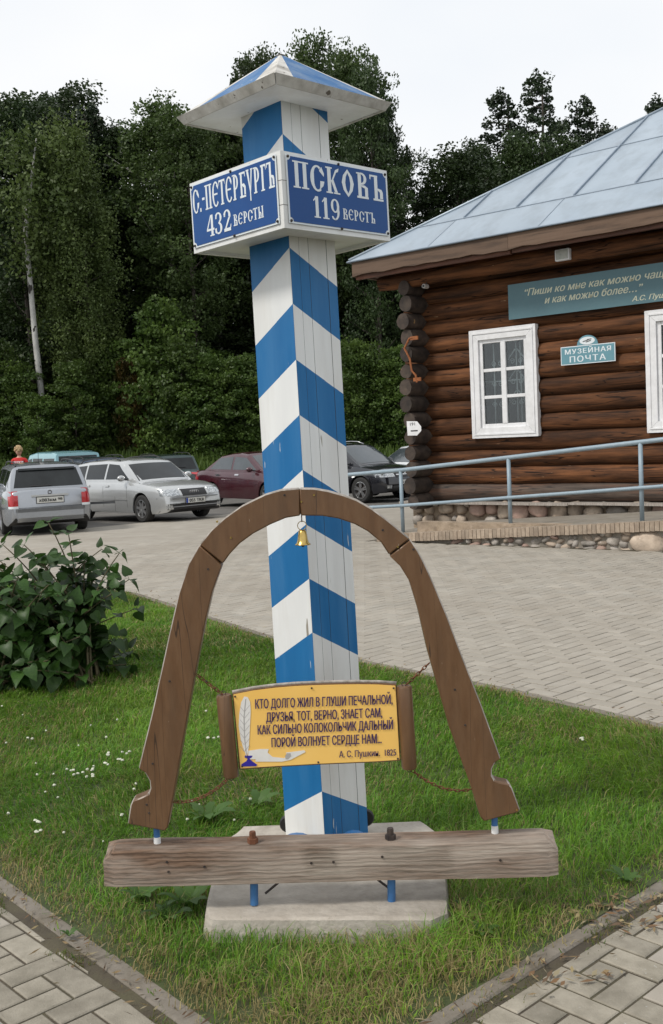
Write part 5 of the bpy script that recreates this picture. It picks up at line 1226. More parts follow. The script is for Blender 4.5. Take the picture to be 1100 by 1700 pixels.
suv = dict(L=4.32, W=1.78, wb=2.63, fo=.87, wr=.345, paint='car_black', glass='car_glass_l', top=[(-2.16, .95), (-2.0, 1.02), (-1, 1.03), (.75, 1.0), (.95, .995), (1.5, .94), (1.9, .88), (2.05, .82), (2.15, .66)],
  sill=[(-2.16, .40), (-1.9, .27), (1.75, .24), (2.16, .30)], cabin=[(-2.08, 1.0), (-1.75, 1.50), (-1.2, 1.565), (-.4, 1.585), (.2, 1.55), (.38, 1.51), (1.18, .98)],
  windows=[[(-1.85, 1.12), (-1.2, 1.08), (-1.2, 1.45), (-1.6, 1.43)], [(-1.12, 1.07), (-.28, 1.06), (-.28, 1.48), (-1.12, 1.46)], [(-.2, 1.06), (.74, 1.05), (.28, 1.44), (-.2, 1.48)]],
  handles=[-.95, -.05], handle_z=.90, doors=[-1.16, -.24, .78], rails=(-1.75, .1), rail_silver=True, spokes=5, twin=True,
  pieces=[('headlight', rect(.45, .86, .68, .83), 'lamp_clear', .012, 1), ('headlight', rect(-.86, -.45, .68, .83), 'lamp_clear', .012, 1), ('grille', rect(-.40, .40, .66, .80), 'black', .014, 1), ('grille_bar', rect(-.38, .38, .72, .745), 'chrome', .02, 1), ('number_plate', rect(-.26, .26, .47, .582), 'plate', .03, 1), ('air_intake', rect(-.55, .55, .31, .44), 'black', .014, 1), ('fog_light', rect(.60, .74, .38, .46), 'lamp_clear', .02, 1), ('fog_light', rect(-.74, -.60, .38, .46), 'lamp_clear', .02, 1)],
  free=[('headlight', [(1.80, -2, .74), (2.1, -2, .72), (2.06, -2, .83), (1.72, -2, .87)], (0, 1, 0), 'lamp_clear', .006)],
  texts=[('lettering', 'в 432 ан', 1, 0, .492, .066, .40, 'ink')], rings=[('badge', 0, .73, .05, 1, 'chrome')], plate_off=.033)
estate = dict(L=4.6, W=1.74, wb=2.63, fo=.9, wr=.33, paint='car_green', top=[(-2.3, .92), (-2.2, 1.0), (-1, .99), (.7, .96), (.9, .95), (1.7, .88), (2.1, .78), (2.29, .62)],
  sill=[(-2.3, .38), (-1.9, .26), (1.8, .24), (2.3, .3)], cabin=[(-2.2, .98), (-1.98, 1.48), (-1.5, 1.52), (-.5, 1.53), (.2, 1.49), (.95, .94)],
  windows=[[(-1.95, 1.07), (-1.2, 1.06), (-1.2, 1.43), (-1.80, 1.41)], [(-1.12, 1.06), (-.3, 1.05), (-.3, 1.44), (-1.12, 1.43)], [(-.22, 1.05), (.62, 1.03), (.2, 1.40), (-.22, 1.44)]],
  handles=[-.95, -.05], handle_z=.89, handle_m='black', doors=[-1.16, -.26, .72], rails=(-1.9, .1),
  pieces=[('tail_light', rect(.66, .84, .60, .98), 'tail_red', .01, -1), ('tail_light', rect(-.84, -.66, .60, .98), 'tail_red', .01, -1), ('number_plate', rect(-.26, .26, .72, .83), 'plate', .02, -1), ('bumper', rect(-.85, .85, .36, .58), 'trim_grey', .05, -1), ('wiper', rect(-.3, .05, 1.12, 1.14), 'black', .03, -1)],
  texts=[('lettering', 'х 787 км', -1, 0, .742, .062, .40, 'ink')], plate_off=.024)
van = dict(L=4.2, W=1.83, wb=2.7, fo=.8, wr=.32, paint='car_teal', wbelt=.96, wroof=.84, top=[(-2.1, .98), (-2.0, 1.05), (-.5, 1.05), (.8, 1.03), (1.0, 1.02), (1.6, .93), (1.95, .82), (2.09, .66)],
  sill=[(-2.1, .36), (-1.8, .25), (1.8, .25), (2.1, .3)], cabin=[(-2.08, 1.0), (-1.96, 1.74), (-1.6, 1.80), (-.2, 1.82), (.35, 1.76), (1.15, 1.02)],
  windows=[[(-1.86, 1.18), (-.95, 1.16), (-.95, 1.6), (-1.86, 1.6)], [(-.85, 1.15), (.0, 1.15), (.0, 1.62), (-.85, 1.61)], [(.08, 1.15), (.80, 1.13), (.36, 1.58), (.08, 1.62)]],
  handles=[-.7, .2], handle_z=.95, handle_m='black', doors=[-.9, .04, .86],
  pieces=[('tail_light', rect(.76, .89, .75, 1.15), 'tail_red', .01, -1), ('tail_light', rect(-.89, -.76, .75, 1.15), 'tail_red', .01, -1), ('number_plate', rect(-.26, .26, .70, .81), 'plate', .02, -1), ('bumper', rect(-.9, .9, .32, .52), 'trim_grey', .05, -1)])
import copy
hatch = copy.deepcopy(octavia); hatch.update(paint='car_navy', strip=None, texts=[], antenna=None, L=4.3, wb=2.45); hatch['pieces'] = [p for p in hatch['pieces'] if p[0] in ('tail_light', 'number_plate', 'bumper')]
hatch['top'] = [(-2.15, .90), (-2.1, .93), (-1, .95), (.8, .93), (1.6, .84), (2.0, .74), (2.14, .62)]; hatch['cabin'] = [(-2.1, .93), (-1.7, 1.36), (-1.4, 1.42), (-.5, 1.445), (.1, 1.41), (.98, .93)]; hatch['sill'] = [(-2.15, .3), (2.15, .24)]
def place(sp, anchor_px, anchor_local, deg, label, z=None):
    "stand the car so that its local point lies under the given picture point on the ground"
    d = radians(deg); p = G(*anchor_px)
    for _ in range(4): p = G(*anchor_px, z=gz(p.x, p.y))
    a = Vector(anchor_local); q = Vector((p.x, p.y)) - Vector((a.x * cos(d) - a.y * sin(d), a.x * sin(d) + a.y * cos(d)))
    return make_car((q.x, q.y), d, label, sp)

def place_near(sp, corner, loc, deg, label):
    "stand the car with the given local ground point at a place on the ground"
    d = radians(deg); q = Vector(corner) - Vector((loc[0] * cos(d) - loc[1] * sin(d), loc[0] * sin(d) + loc[1] * cos(d))); return make_car((q.x, q.y), d, label, sp)
place_near(octavia, (-5.30, 22.0), (-1.115, -.80), 113, 'silver-blue estate car nearest on the left, seen from behind with red tail lights')
place_near(audi, (-4.24, 23.4), (1.36, -.80), -47, 'light silver estate car with four badge rings on its grille, front turned to the square')
place_near(sedan, (-3.92, 30.3), (-2.27, -.74), -50, 'maroon saloon car partly hidden behind the striped post')
place_near(suv, (.84, 27.7), (1.29, -.82), -45, 'black crossover car with bright headlights and roof rails near the house corner')
place_near(estate, (-4.9, 33.6), (-2.3, 0), 116, 'dark green estate car seen from behind, parked at the edge of the forest')
place_near(van, (-8.55, 35.6), (-2.1, 0), 128, 'pale teal van with a large rear window standing at the forest edge')
nav = copy.deepcopy(estate); nav.update(paint='car_navy', texts=[]); place_near(nav, (-6.3, 29.6), (-2.3, 0), 118, 'slate blue estate car, only its roof seen between the two silver estates')
place_near(hatch, (-10.9, 30.0), (-2.1, 0), 113, 'dark blue hatchback at the far left beside the person in red')
wh = copy.deepcopy(sedan); wh.update(paint='car_white'); place_near(wh, (2.75, 32.6), (-.6, -.85), -140, 'white saloon car, only its side glass showing behind the black crossover')
# ================================================================== PERSON
def skin_person():
    pz = gz(-8.05, 27); person = empty('person', (-8.05, 27, pz), radians(4), 'person with short blonde hair in a red shirt, back turned, standing behind the parked cars', 'person')
    J = {'pel': (0, 0, .93, .135, .10), 'waist': (0, .0, 1.08, .125, .09), 'chest': (0, 0, 1.30, .155, .10), 'up': (0, .01, 1.42, .11, .075), 'neck': (0, .01, 1.49, .05, .05), 'nk2': (0, .0, 1.545, .048, .048),
         'sl': (-.165, 0, 1.415, .058, .055), 'el': (-.235, -.02, 1.15, .042, .042), 'wl': (-.21, .10, .93, .028, .026), 'hl': (-.20, .14, .86, .032, .018),
         'hpl': (-.09, 0, .88, .085, .09), 'kl': (-.10, .02, .50, .055, .058), 'al': (-.10, -.02, .09, .038, .04), 'fl': (-.10, .14, .04, .04, .028)}
    P_ = dict(J)
    for a, b in (('sl', 'sr'), ('el', 'er'), ('wl', 'wr'), ('hl', 'hr'), ('hpl', 'hpr'), ('kl', 'kr'), ('al', 'ar'), ('fl', 'fr')): q = J[a]; P_[b] = (-q[0],) + q[1:]
    E_ = [('pel', 'waist'), ('waist', 'chest'), ('chest', 'up'), ('up', 'neck'), ('neck', 'nk2'), ('up', 'sl'), ('sl', 'el'), ('el', 'wl'), ('wl', 'hl'), ('up', 'sr'), ('sr', 'er'), ('er', 'wr'), ('wr', 'hr'), ('pel', 'hpl'), ('hpl', 'kl'), ('kl', 'al'), ('al', 'fl'), ('pel', 'hpr'), ('hpr', 'kr'), ('kr', 'ar'), ('ar', 'fr')]
    names = list(P_); me = bpy.data.meshes.new('body'); me.from_pydata([P_[k][:3] for k in names], [(names.index(a), names.index(b)) for a, b in E_], [])
    o = link(bpy.data.objects.new('body', me), person); md = o.modifiers.new('skin', 'SKIN'); sub = o.modifiers.new('sub', 'SUBSURF'); sub.levels = sub.render_levels = 2
    for i, k in enumerate(names): sv_ = me.skin_vertices[0].data[i]; sv_.radius = (P_[k][3], P_[k][4]); sv_.use_root = (k == 'pel')
    skin = mat('skin', (.50, .30, .21), rough=.5); red = mat('red_shirt', (.50, .018, .018), (.60, .03, .028), scale=9, rough=.8, bump=.004); tro = mat('dark_trousers', (.02, .022, .03), rough=.8); shoe = mat('shoes', (.03, .025, .02), rough=.6)
    bpy.context.view_layer.update(); dg = bpy.context.evaluated_depsgraph_get(); m2 = bpy.data.meshes.new_from_object(o.evaluated_get(dg)); o.modifiers.clear(); o.data = m2; m2.materials.clear()
    for m_ in (skin, red, tro, shoe): m2.materials.append(m_)
    for p in m2.polygons:
        c = p.center; arm = abs(c.x) > .19 and c.z < 1.38
        p.material_index = 3 if c.z < .10 else (2 if (c.z < .98 and not arm) else (0 if (arm and c.z < 1.22) or c.z > 1.475 else 1)); p.use_smooth = True
    mb = MB(); mb.ball((0, .0, 1.64), (.078, .098, .115), 18, 14); hd = mb.build('head', skin, person, smooth='all')
    mb = MB(); mb.ball((0, .098, 1.63), (.013, .02, .02), 8, 6); mb.build('nose', skin, hd, smooth='all')
    for s in (-1, 1):
        mb = MB(); mb.ball((s * .08, -.005, 1.635), (.012, .022, .03), 8, 6); mb.build('ear', skin, hd, smooth='all')
        mb = MB(); mb.ball((s * .03, .088, 1.655), (.011, .008, .008), 8, 6); mb.build('eye', M['letter_white'], hd, smooth='all')
    mb = MB(); mb.ball((0, .086, 1.585), (.024, .010, .008), 8, 6); mb.build('mouth', mat('lips', (.35, .12, .10)), hd, smooth='all')
    for s in (-1, 1):
        for k in range(5):
            x = s * (.20 + (.012 * (k - 2) if k < 4 else -.03)); y = .14 + .01; mb = MB()
            mb.tube([(x, y, .855), (x + s * .002, y + .012, .82 if k < 4 else .835), (x, y + .004, .79 + .006 * abs(k - 2) if k < 4 else .82)], [.009, .008, .006], 6); mb.build('finger', skin, person, smooth='all')
    hair = mat('blonde_hair', (.30, .19, .09), (.52, .38, .20), scale=30, stretch=(3, 3, .6), rough=.6, bump=.004)
    mb = MB(); random.seed(4)
    for k in range(46):
        a = random.uniform(0, 2 * pi); t = random.uniform(0, 1.75); d = Vector((sin(t) * cos(a), sin(t) * sin(a), cos(t)))
        if d.y > .45 and d.z < .5: continue
        mb.ball(Vector((0, -.012, 1.665)) + Vector((d.x * .085, d.y * .095, d.z * .10)), random.uniform(.025, .042), 8, 6, jit=.1)
    mb.build('hair', hair, person, smooth='all')
    hit = BVHTree.FromPolygons([v.co for v in m2.vertices], [tuple(p.vertices) for p in m2.polygons]).ray_cast(Vector((0, -2, 1.33)), Vector((0, 1, 0)), 4)
    y = hit[0].y - .012 if hit[0] else -.12
    text_obj('lettering', 'TEDDY', M['letter_white'], person, (-.125, y, 1.325), (1, 0, 0), (0, 0, 1), .085, width=.25, bold=.004)
skin_person()

# ================================================================== FOREST
M['bark'] = mat('dark_bark', (.035, .028, .022), (.10, .085, .07), scale=6, stretch=(4, 4, .7), rough=.9, bump=.02)
M['bark_pale'] = mat('pale_aspen_bark', (.16, .155, .14), (.30, .29, .26), scale=5, stretch=(2, 2, .8), rough=.85, chips=(.03, .03, .028), cscale=5, cth=.62)
M['birch_bark'] = mat('white_birch_bark', (.36, .35, .33), (.52, .51, .48), scale=5, stretch=(1, 1, .5), rough=.8, chips=(.04, .035, .03), cscale=4, cth=.60)
LM = {'aspen': leafmat('aspen_leaves', (.032, .054, .014), (.066, .100, .028), trans=.24, scale=.5, rnd=.32), 'birch': leafmat('birch_leaves', (.060, .092, .024), (.105, .145, .040), trans=.25, scale=.6, rnd=.15),
      'dark': leafmat('dark_leaves', (.018, .033, .011), (.038, .062, .018), trans=.18, scale=.5, rnd=.35), 'pine': leafmat('pine_needles', (.020, .036, .016), (.036, .055, .026), trans=.08, scale=.9, rnd=.2),
      'maple': leafmat('young_maple_leaves', (.036, .068, .013), (.082, .128, .026), trans=.28, scale=1.0, rnd=.35), 'orange': leafmat('turning_leaves', (.055, .062, .012), (.115, .065, .016), trans=.25, scale=1.2, rnd=.1)}
def cards(centers, size, r_, flat=0.0, elong=1.5):
    "diamond leaves around the centres, (n,3) -> (4n,3)"
    n = len(centers); a = r_.normal(size=(n, 3)); a /= np.linalg.norm(a, axis=1)[:, None]; b = r_.normal(size=(n, 3)); b[:, 2] *= (1 - flat)
    b -= (b * a).sum(1)[:, None] * a; b /= np.linalg.norm(b, axis=1)[:, None]; s = size * r_.uniform(.65, 1.35, n)[:, None]
    a = a * s * elong * .5; b = b * s * .5
    return np.stack([centers - a, centers + b - a * .1, centers + a, centers - b - a * .1], 1).reshape(-1, 3)
def crown_mesh(kind, H_, seed):
    r_ = np.random.default_rng(seed); C_ = []; limbs = []
    def clump(c, rad, n, squash=.7):
        d = r_.normal(size=(n, 3)); d /= np.linalg.norm(d, axis=1)[:, None]; d *= (r_.uniform(.25, 1, n) ** .5)[:, None] * rad; d[:, 2] *= squash; C_.append(c + d)
    if kind in ('aspen', 'dark', 'birch'):
        base = {'aspen': .32, 'dark': .20, 'birch': .26}[kind]; nl = {'aspen': 62, 'dark': 66, 'birch': 54}[kind]; W_ = {'aspen': .155, 'dark': .165, 'birch': .125}[kind] * H_
        for k in range(nl):
            t = base + (1 - base) * ((k + r_.uniform(-.4, .4)) / nl); t = min(max(t, base), .985); az = k * 2.399 + r_.uniform(-.5, .5)
            env = W_ * (sin(pi * min(1, ((t - base) / (1 - base)) ** .75 * .93 + .05)) ** .7) * r_.uniform(.6, 1.25); h0 = t * H_; rise = env * r_.uniform(.25, .8)
            tip = np.array([cos(az) * env, sin(az) * env, h0 + rise * (1 if kind != 'birch' else .3)]); limbs.append(((0, 0, h0 - .2), tip))
            m = 5
            for j in range(m):
                f = .35 + .65 * (j + 1) / m; c = np.array([0, 0, h0 - .2]) * (1 - f) + tip * f; sz = H_ * .034 * r_.uniform(.6, 1.4)
                if kind == 'birch':
                    for q in range(2): cc = c + r_.normal(size=3) * .3; cc[2] -= abs(r_.normal()) * .5; clump(cc, sz * .8, 46, 1.9)
                else: clump(c + r_.normal(size=3) * .25, sz, 76, .8)
        for q in range(9):      # pointed leaders that break the outline
            a_ = r_.uniform(0, 6.28); rr = W_ * r_.uniform(.1, .75); zt = H_ * (.995 - .13 * rr / W_ * r_.uniform(.6, 1.6))
            for j in range(6): clump(np.array([cos(a_) * rr, sin(a_) * rr, zt - j * .28]) + r_.normal(size=3) * .05, .13 + .07 * j, 26 + 8 * j, 1.3)
        size = .105 if kind != 'birch' else .095
    elif kind == 'pine':
        for k in range(74):
            t = .22 + .78 * k / 74; az = k * 2.399 + r_.uniform(-.4, .4); env = H_ * .19 * (1 - t) ** .75 * r_.uniform(.55, 1.25) + .12; h0 = t * H_
            tip = np.array([cos(az) * env, sin(az) * env, h0 + env * .25]); limbs.append(((0, 0, h0 - .15), tip))
            m = max(2, int(env / .35))
            for j in range(m):
                f = .3 + .7 * (j + 1) / m; c = np.array([0, 0, h0 - .15]) * (1 - f) + tip * f + r_.normal(size=3) * .12; clump(c, .27 * r_.uniform(.6, 1.35), 62, .8)
        clump(np.array([0, 0, H_ - .1]), .22, 40, 2.2); size = .095
    elif kind == 'maple':
        for k in range(40):
            t = .04 + .94 * k / 40; az = k * 2.399; env = H_ * .26 * sin(pi * min(1, t * .85 + .12)) ** .8 * r_.uniform(.5, 1.25); h0 = t * H_
            tip = np.array([cos(az) * env, sin(az) * env, h0 + env * .3]); limbs.append(((0, 0, max(.1, h0 - .3)), tip))
            for j in range(4): f = .3 + .7 * (j + 1) / 4; c = np.array([0, 0, max(.1, h0 - .3)]) * (1 - f) + tip * f; clump(c + r_.normal(size=3) * .15, .40 * r_.uniform(.6, 1.3), 66, .55)
        size = .085
    C_ = np.concatenate(C_); return cards(C_, size, r_), limbs
def tree_proto(kind, H_, seed, leaf, bark, trunk_r):
    v, limbs = crown_mesh(kind, H_, seed); cm_ = fastmesh('crown', v, 4, leaf)
    r_ = random.Random(seed); mb = MB(); pts = []; x = y = 0
    for k in range(11): t = k / 10; pts.append((x, y, H_ * .97 * t - (.4 if k == 0 else 0))); x += r_.uniform(-.06, .06) * H_ / 12; y += r_.uniform(-.06, .06) * H_ / 12
    mb.tube(pts, [trunk_r * (1 - .9 * k / 10) + .012 for k in range(11)], 9)
    for a, b in limbs[::2]:
        a = Vector(a); b = Vector(b); i = min(9, int(a.z / (H_ * .97) * 10)); c = Vector(pts[i]); c.z = a.z; mb.tube([c, (c + b) / 2 + Vector((0, 0, -.05)), b], [.035 * H_ / 12, .022 * H_ / 12, .01], 4, cap=False)
    return cm_, mb.mesh('trunk', bark, smooth='all')
PROTO = {}
for i, (k, H_, sd_, lf, bk, tr_) in enumerate([('aspen', 17, 1, 'aspen', 'bark_pale', .16), ('aspen', 17, 2, 'aspen', 'bark', .17), ('dark', 17, 3, 'dark', 'bark', .18), ('dark', 17, 4, 'dark', 'bark', .18), ('birch', 16, 5, 'birch', 'bark', .13), ('birch', 16, 6, 'birch', 'birch_bark', .14),
        ('pine', 16, 7, 'pine', 'bark', .16), ('pine', 16, 8, 'pine', 'bark', .17), ('maple', 5, 9, 'maple', 'bark', .05), ('maple', 5, 10, 'maple', 'bark', .05), ('maple', 5, 11, 'orange', 'bark', .05)]):
    PROTO[(k, i)] = tree_proto(k, H_, sd_, LM[lf], M[bk], tr_) + (H_,)
PK = list(PROTO.keys())
def add_tree(idx, x, y, H_, label, group, cat='tree', name=None, rz=None, wide=1.0, dead_side=None):
    key = PK[idx]; cm_, tm, h0 = PROTO[key]; s = H_ / h0
    nm = name or {'aspen': 'aspen_tree', 'dark': 'alder_tree', 'birch': 'birch_tree', 'pine': 'pine_tree', 'maple': 'young_maple'}[key[0]]
    r = empty(nm, (x, y, gz(x, y) - .1), random.uniform(0, 6.28) if rz is None else rz, label, cat, group); r.scale = (s * wide, s * wide, s)
    link(bpy.data.objects.new('crown', cm_), r); link(bpy.data.objects.new('trunk', tm), r); return r
random.seed(12)
def top_h(px, y, toppy, x=None):
    "height a tree at depth y needs for its top to show at picture row toppy"
    d = ray(px, toppy); p = CAM + d * (y / d.y); return p.x, p.z - gz(p.x, y)
FG = 'trees of the forest behind the car park'
# (picture column of the top, picture row of the top, depth, kind, label)
trees = [(20, 168, 50, 3, 'tall dark tree at the left edge of the forest'), (62, 176, 53, 2, 'dark round-topped tree left of the birch'), (108, 200, 49, 4, 'pale green drooping birch standing before the dark trees'), (150, 178, 54, 7, 'dark tree with a thin pointed top near the gap in the forest'), (190, 212, 55, 2, 'lower dark tree at the gap in the treetops'),
  (112, 158, 57, 3, 'tall dark tree rising behind the drooping birch'), (270, 176, 52, 0, 'tall grey-green aspen left of the milestone cap'), (305, 215, 50, 1, 'aspen half hidden by the left sign of the post'), (345, 200, 54, 0, 'aspen behind the left corner of the milestone cap'), (385, 185, 56, 2, 'dark tree just left of the milestone shaft'),
  (430, 95, 54, 0, 'tall aspen whose top shows left of the milestone cap'), (515, 82, 52, 1, 'tallest aspen above the tip of the milestone cap'), (575, 88, 54, 0, 'tall aspen right of the tip of the milestone cap'), (610, 118, 50, 2, 'leaning dark tree right of the milestone cap'), (640, 185, 52, 3, 'dark tree with loose branches above the right sign'),
  (668, 262, 56, 6, 'thin pine in the dip of the treetops'), (705, 300, 56, 7, 'short dark pine right of the post signs'), (728, 318, 52, 6, 'small pine in the lowest dip of the treetops'), (755, 252, 50, 2, 'dark bushy tree left of the roof hip'), (790, 248, 54, 3, 'broad dark tree behind the roof hip'), (830, 152, 56, 6, 'pine with a narrow pointed top above the roof'),
  (888, 122, 54, 7, 'tallest pine above the house roof'), (925, 200, 58, 6, 'pine standing between two taller ones above the roof'), (968, 165, 55, 7, 'bushy-topped pine above the house roof'), (1005, 205, 58, 6, 'small pine showing at the roof slope'), (1090, 162, 60, 6, 'spruce-like top showing at the right picture edge above the roof'), (860, 230, 52, 3, 'dark tree filling the gap between the two tall pines'), (940, 232, 52, 2, 'dark leafy tree low behind the roof')]
for px, py, dep, ki, lab in trees:
    x, h = top_h(px, dep, py); add_tree(ki, x, dep, h, lab, FG, wide=({430: .8, 515: .72, 575: .75, 610: .72, 640: .62}.get(px, 1.15 if h > 16 else 1.0)) * (1.35 if ki in (2, 3) and h < 14 else 1))
# the white birch trunk at the left
d0 = G(72, 742, z=.9); tb = empty('birch_tree', (-13.0, 47.2, gz(-13, 47.2) - .1), 0, 'tall birch with a long bare white trunk leaning slightly left, left side of the forest', 'tree', FG)
p0 = YP(72, 742, 47.2); p1 = YP(58, 560, 47.2); p2 = YP(42, 380, 47.2); p3 = YP(60, 230, 47.2)
mb = MB(); L0 = Vector(tb.location); mb.tube([p0 - L0 - Vector((0, 0, 1.0)), p0 - L0, (p0 + p1) / 2 - L0 + Vector((.08, 0, 0)), p1 - L0, p2 - L0, (p2 + p3) / 2 - L0, p3 - L0], [.17, .16, .145, .13, .10, .07, .03], 10); mb.build('trunk', M['birch_bark'], tb, smooth='all')
r_ = np.random.default_rng(77); C_ = []
for k in range(90):
    f = r_.uniform(.35, 1.0); b = np.array(p1 * (1 - f) + p3 * f - L0) if f > 0 else 0; b = b + np.array([r_.normal() * 1.1, r_.normal() * .9, r_.normal() * .5]); C_.append(b + r_.normal(size=(55, 3)) * np.array([.28, .28, .5]))
link(bpy.data.objects.new('crown', fastmesh('crown', cards(np.concatenate(C_), .13, r_), 4, LM['birch'])), tb)
add_tree(4, *(lambda q: (q.x, 48.0))(YP(140, 500, 48.0)), top_h(150, 48, 265)[1], 'light green birch with hanging branches right of the white trunk', FG, wide=.95)
# rows behind close the forest
random.seed(99)
GB = 'trees deeper in the forest'
for row, (dep, step, hmin, hmax) in enumerate([(55, 2.6, 12.5, 14.5), (60, 2.7, 13, 15), (66, 3.0, 13, 16)]):
    x = -dep * .40 - 3
    while x < dep * .42 + 4:
        px = 550 + F_PX * x / dep
        h = random.uniform(hmin, hmax)
        if 200 < px < 250: h *= .95
        if 655 < px < 750: h = min(h, 9.6 + row * .8)
        elif px >= 750: h *= .93 if px > 790 else .8
        xx = x + random.uniform(-.7, .7)
        add_tree(random.choice((2, 3, 2, 3, 7, 1)), xx, dep + random.uniform(-1.2, 1.2), h, 'dark tree standing deeper in the forest, one of a dense row', GB, wide=1.35); x += step
# young maples and bushes at the forest edge
GM = 'young trees along the forest edge'
und = [(120, 600, 46.5, 8, 'dark green young tree right of the white birch trunk'), (165, 560, 48.0, 9, 'green young maple behind the silver estate cars'), (212, 588, 47.6, 10, 'young maple with leaves turning orange'), (262, 500, 47.2, 8, 'tall slender young maple above the green estate car'), (300, 560, 46.4, 9, 'bright green young maple right of the orange one'), (345, 590, 45.8, 8, 'rounded young maple above the maroon car'), (395, 585, 46.3, 9, 'young maple nearest the left of the striped post'), (430, 610, 46.0, 8, 'young maple touching the left edge of the post'),
       (590, 560, 46.0, 9, 'leafy young tree right of the striped post'), (622, 600, 46.6, 8, 'bushy young tree above the black crossover'), (655, 570, 46.0, 9, 'young tree beside the corner of the log house'), (20, 600, 46.8, 8, 'dark bush at the left picture edge'), (60, 650, 45.6, 9, 'low bush at the foot of the white birch'), (-20, 560, 47, 9, 'bush outside the left picture edge')]
for px, py, dep, ki, lab in und:
    x, h = top_h(px, dep, py); add_tree(ki, x, dep, h, lab, GM, wide=.62 if ki == 10 else (.95 if h > 5 else 1.15))
random.seed(41)
x = -22
while x < 20:
    add_tree(random.choice((8, 9)), x, 51.5 + random.uniform(-1.5, 1.5), random.uniform(3.5, 5.5), 'dark young tree in the shade under the forest, one of many', 'undergrowth trees in the shade', wide=1.25); x += 1.5
x = -26
while x < 26:
    add_tree(random.choice((8, 9)), x, 58 + random.uniform(-2, 2), random.uniform(5, 8), 'dark young tree in the shade under the forest, one of many', 'undergrowth trees in the shade', wide=1.4); x += 2.2
# tall verge weeds at the forest edge
n = 26000; P_ = np.stack([rng.uniform(-22, 22, n), rng.uniform(41.0, 50, n), np.zeros(n)], 1); P_[:, 2] = [gz(a, b) for a, b in P_[:, :2]]
hh = rng.uniform(.15, .5, n); P_[:, 2] += hh * .4; az = rng.uniform(0, 2 * pi, n); w = .05 * rng.uniform(.5, 1.4, n)
dx = np.stack([np.cos(az) * w, np.sin(az) * w, 0 * w], 1); up = np.stack([rng.normal(size=n) * .08, rng.normal(size=n) * .08, hh], 1)
tag(link(bpy.data.objects.new('verge_grass', fastmesh('verge_grass', np.stack([P_ - dx, P_ + dx, P_ + dx * .3 + up, P_ - dx * .3 + up], 1).reshape(-1, 3), 4, leafmat('verge_leaves', (.05, .09, .015), (.10, .15, .03), trans=.25, rnd=0)))), 'rough grass and weeds along the forest edge', None, None, 'stuff')

# ================================================================== LILAC BUSH
LG = leafmat('lilac_leaves', (.024, .062, .012), (.044, .096, .018), trans=.22, scale=9, rnd=.35, rough=.45, spec=.32)
def lilac_leaf(var):
    mb = MB(); half = [(0, 0), (.30, -.06), (.46, .12), (.44, .36), (.28, .66), (.10, .90), (0, 1.05)]
    r2 = random.Random(var); curl = r2.uniform(.08, .30); fold = r2.uniform(.12, .35)
    def pt(x, y): return (x, y, fold * abs(x) - curl * y * y + .06 * sin(y * 6 + var) * abs(x))
    mid = [(0, 0), (0, .12), (0, .34), (0, .62), (0, .88), (0, 1.05)]
    for s in (1, -1):
        h = [(s * a, b) for a, b in half]
        idx = [pt(*p) for p in [mid[0], h[1], h[2], mid[1]]]; mb.add(idx, [(0, 1, 2, 3)])
        mb.add([pt(*p) for p in (mid[1], h[2], h[3], mid[2])], [(0, 1, 2, 3)]); mb.add([pt(*p) for p in (mid[2], h[3], h[4], mid[3])], [(0, 1, 2, 3)]); mb.add([pt(*p) for p in (mid[3], h[4], h[5], mid[4])], [(0, 1, 2, 3)]); mb.add([pt(*p) for p in (mid[4], h[5], mid[5])], [(0, 1, 2)])
    mb.tube([(0, -.32, .03), (0, 0, 0)], .015, 4)
    return mb.mesh('leaf', LG, smooth='all')
lv = [lilac_leaf(i) for i in range(6)]
BX, BY = -1.98, 7.15
bush = empty('lilac_bush', (BX, BY, 0), 0, 'low lilac bush with large dark green heart-shaped leaves on the lawn by the left edge', 'bush')
random.seed(17)
stems = []; tips = [(80, 868), (113, 885), (168, 912), (198, 918), (140, 935), (214, 962), (40, 905), (5, 905), (226, 1010), (-30, 920), (60, 930), (190, 985), (150, 960), (90, 925), (10, 960)]
leafpos = []
def stem_to(tip, base, n=9):
    pts = []; c1 = base + Vector((0, 0, (tip.z - base.z) * .55)) + (tip - base) * .12; c1.z = base.z + (tip.z - base.z) * .6
    for k in range(n + 1): t = k / n; pts.append(base * (1 - t) ** 2 + c1 * 2 * t * (1 - t) + tip * t * t)
    return pts
for (px, py) in tips:
    dy = random.uniform(-.25, .35); tip = YP(px, py, BY + dy) ; base = Vector((BX + random.uniform(-.35, .35), BY + random.uniform(-.2, .2), 0)); stems.append((stem_to(tip, base), True))
for k in range(105):
    a = random.uniform(0, 2 * pi); rr = random.uniform(.3, .78) ; zt = random.uniform(.12, .98) * (1 - .35 * rr); tip = Vector((BX + cos(a) * rr * (1.05 if cos(a) < 0 else .86) - .12, BY + sin(a) * rr * .75, zt)); base = Vector((BX + random.uniform(-.4, .35), BY + random.uniform(-.25, .25), 0)); stems.append((stem_to(tip, base), False))
o_b = Vector((BX, BY, 0)); smat = mat('lilac_stems', (.07, .06, .03), (.12, .10, .05), rough=.8)
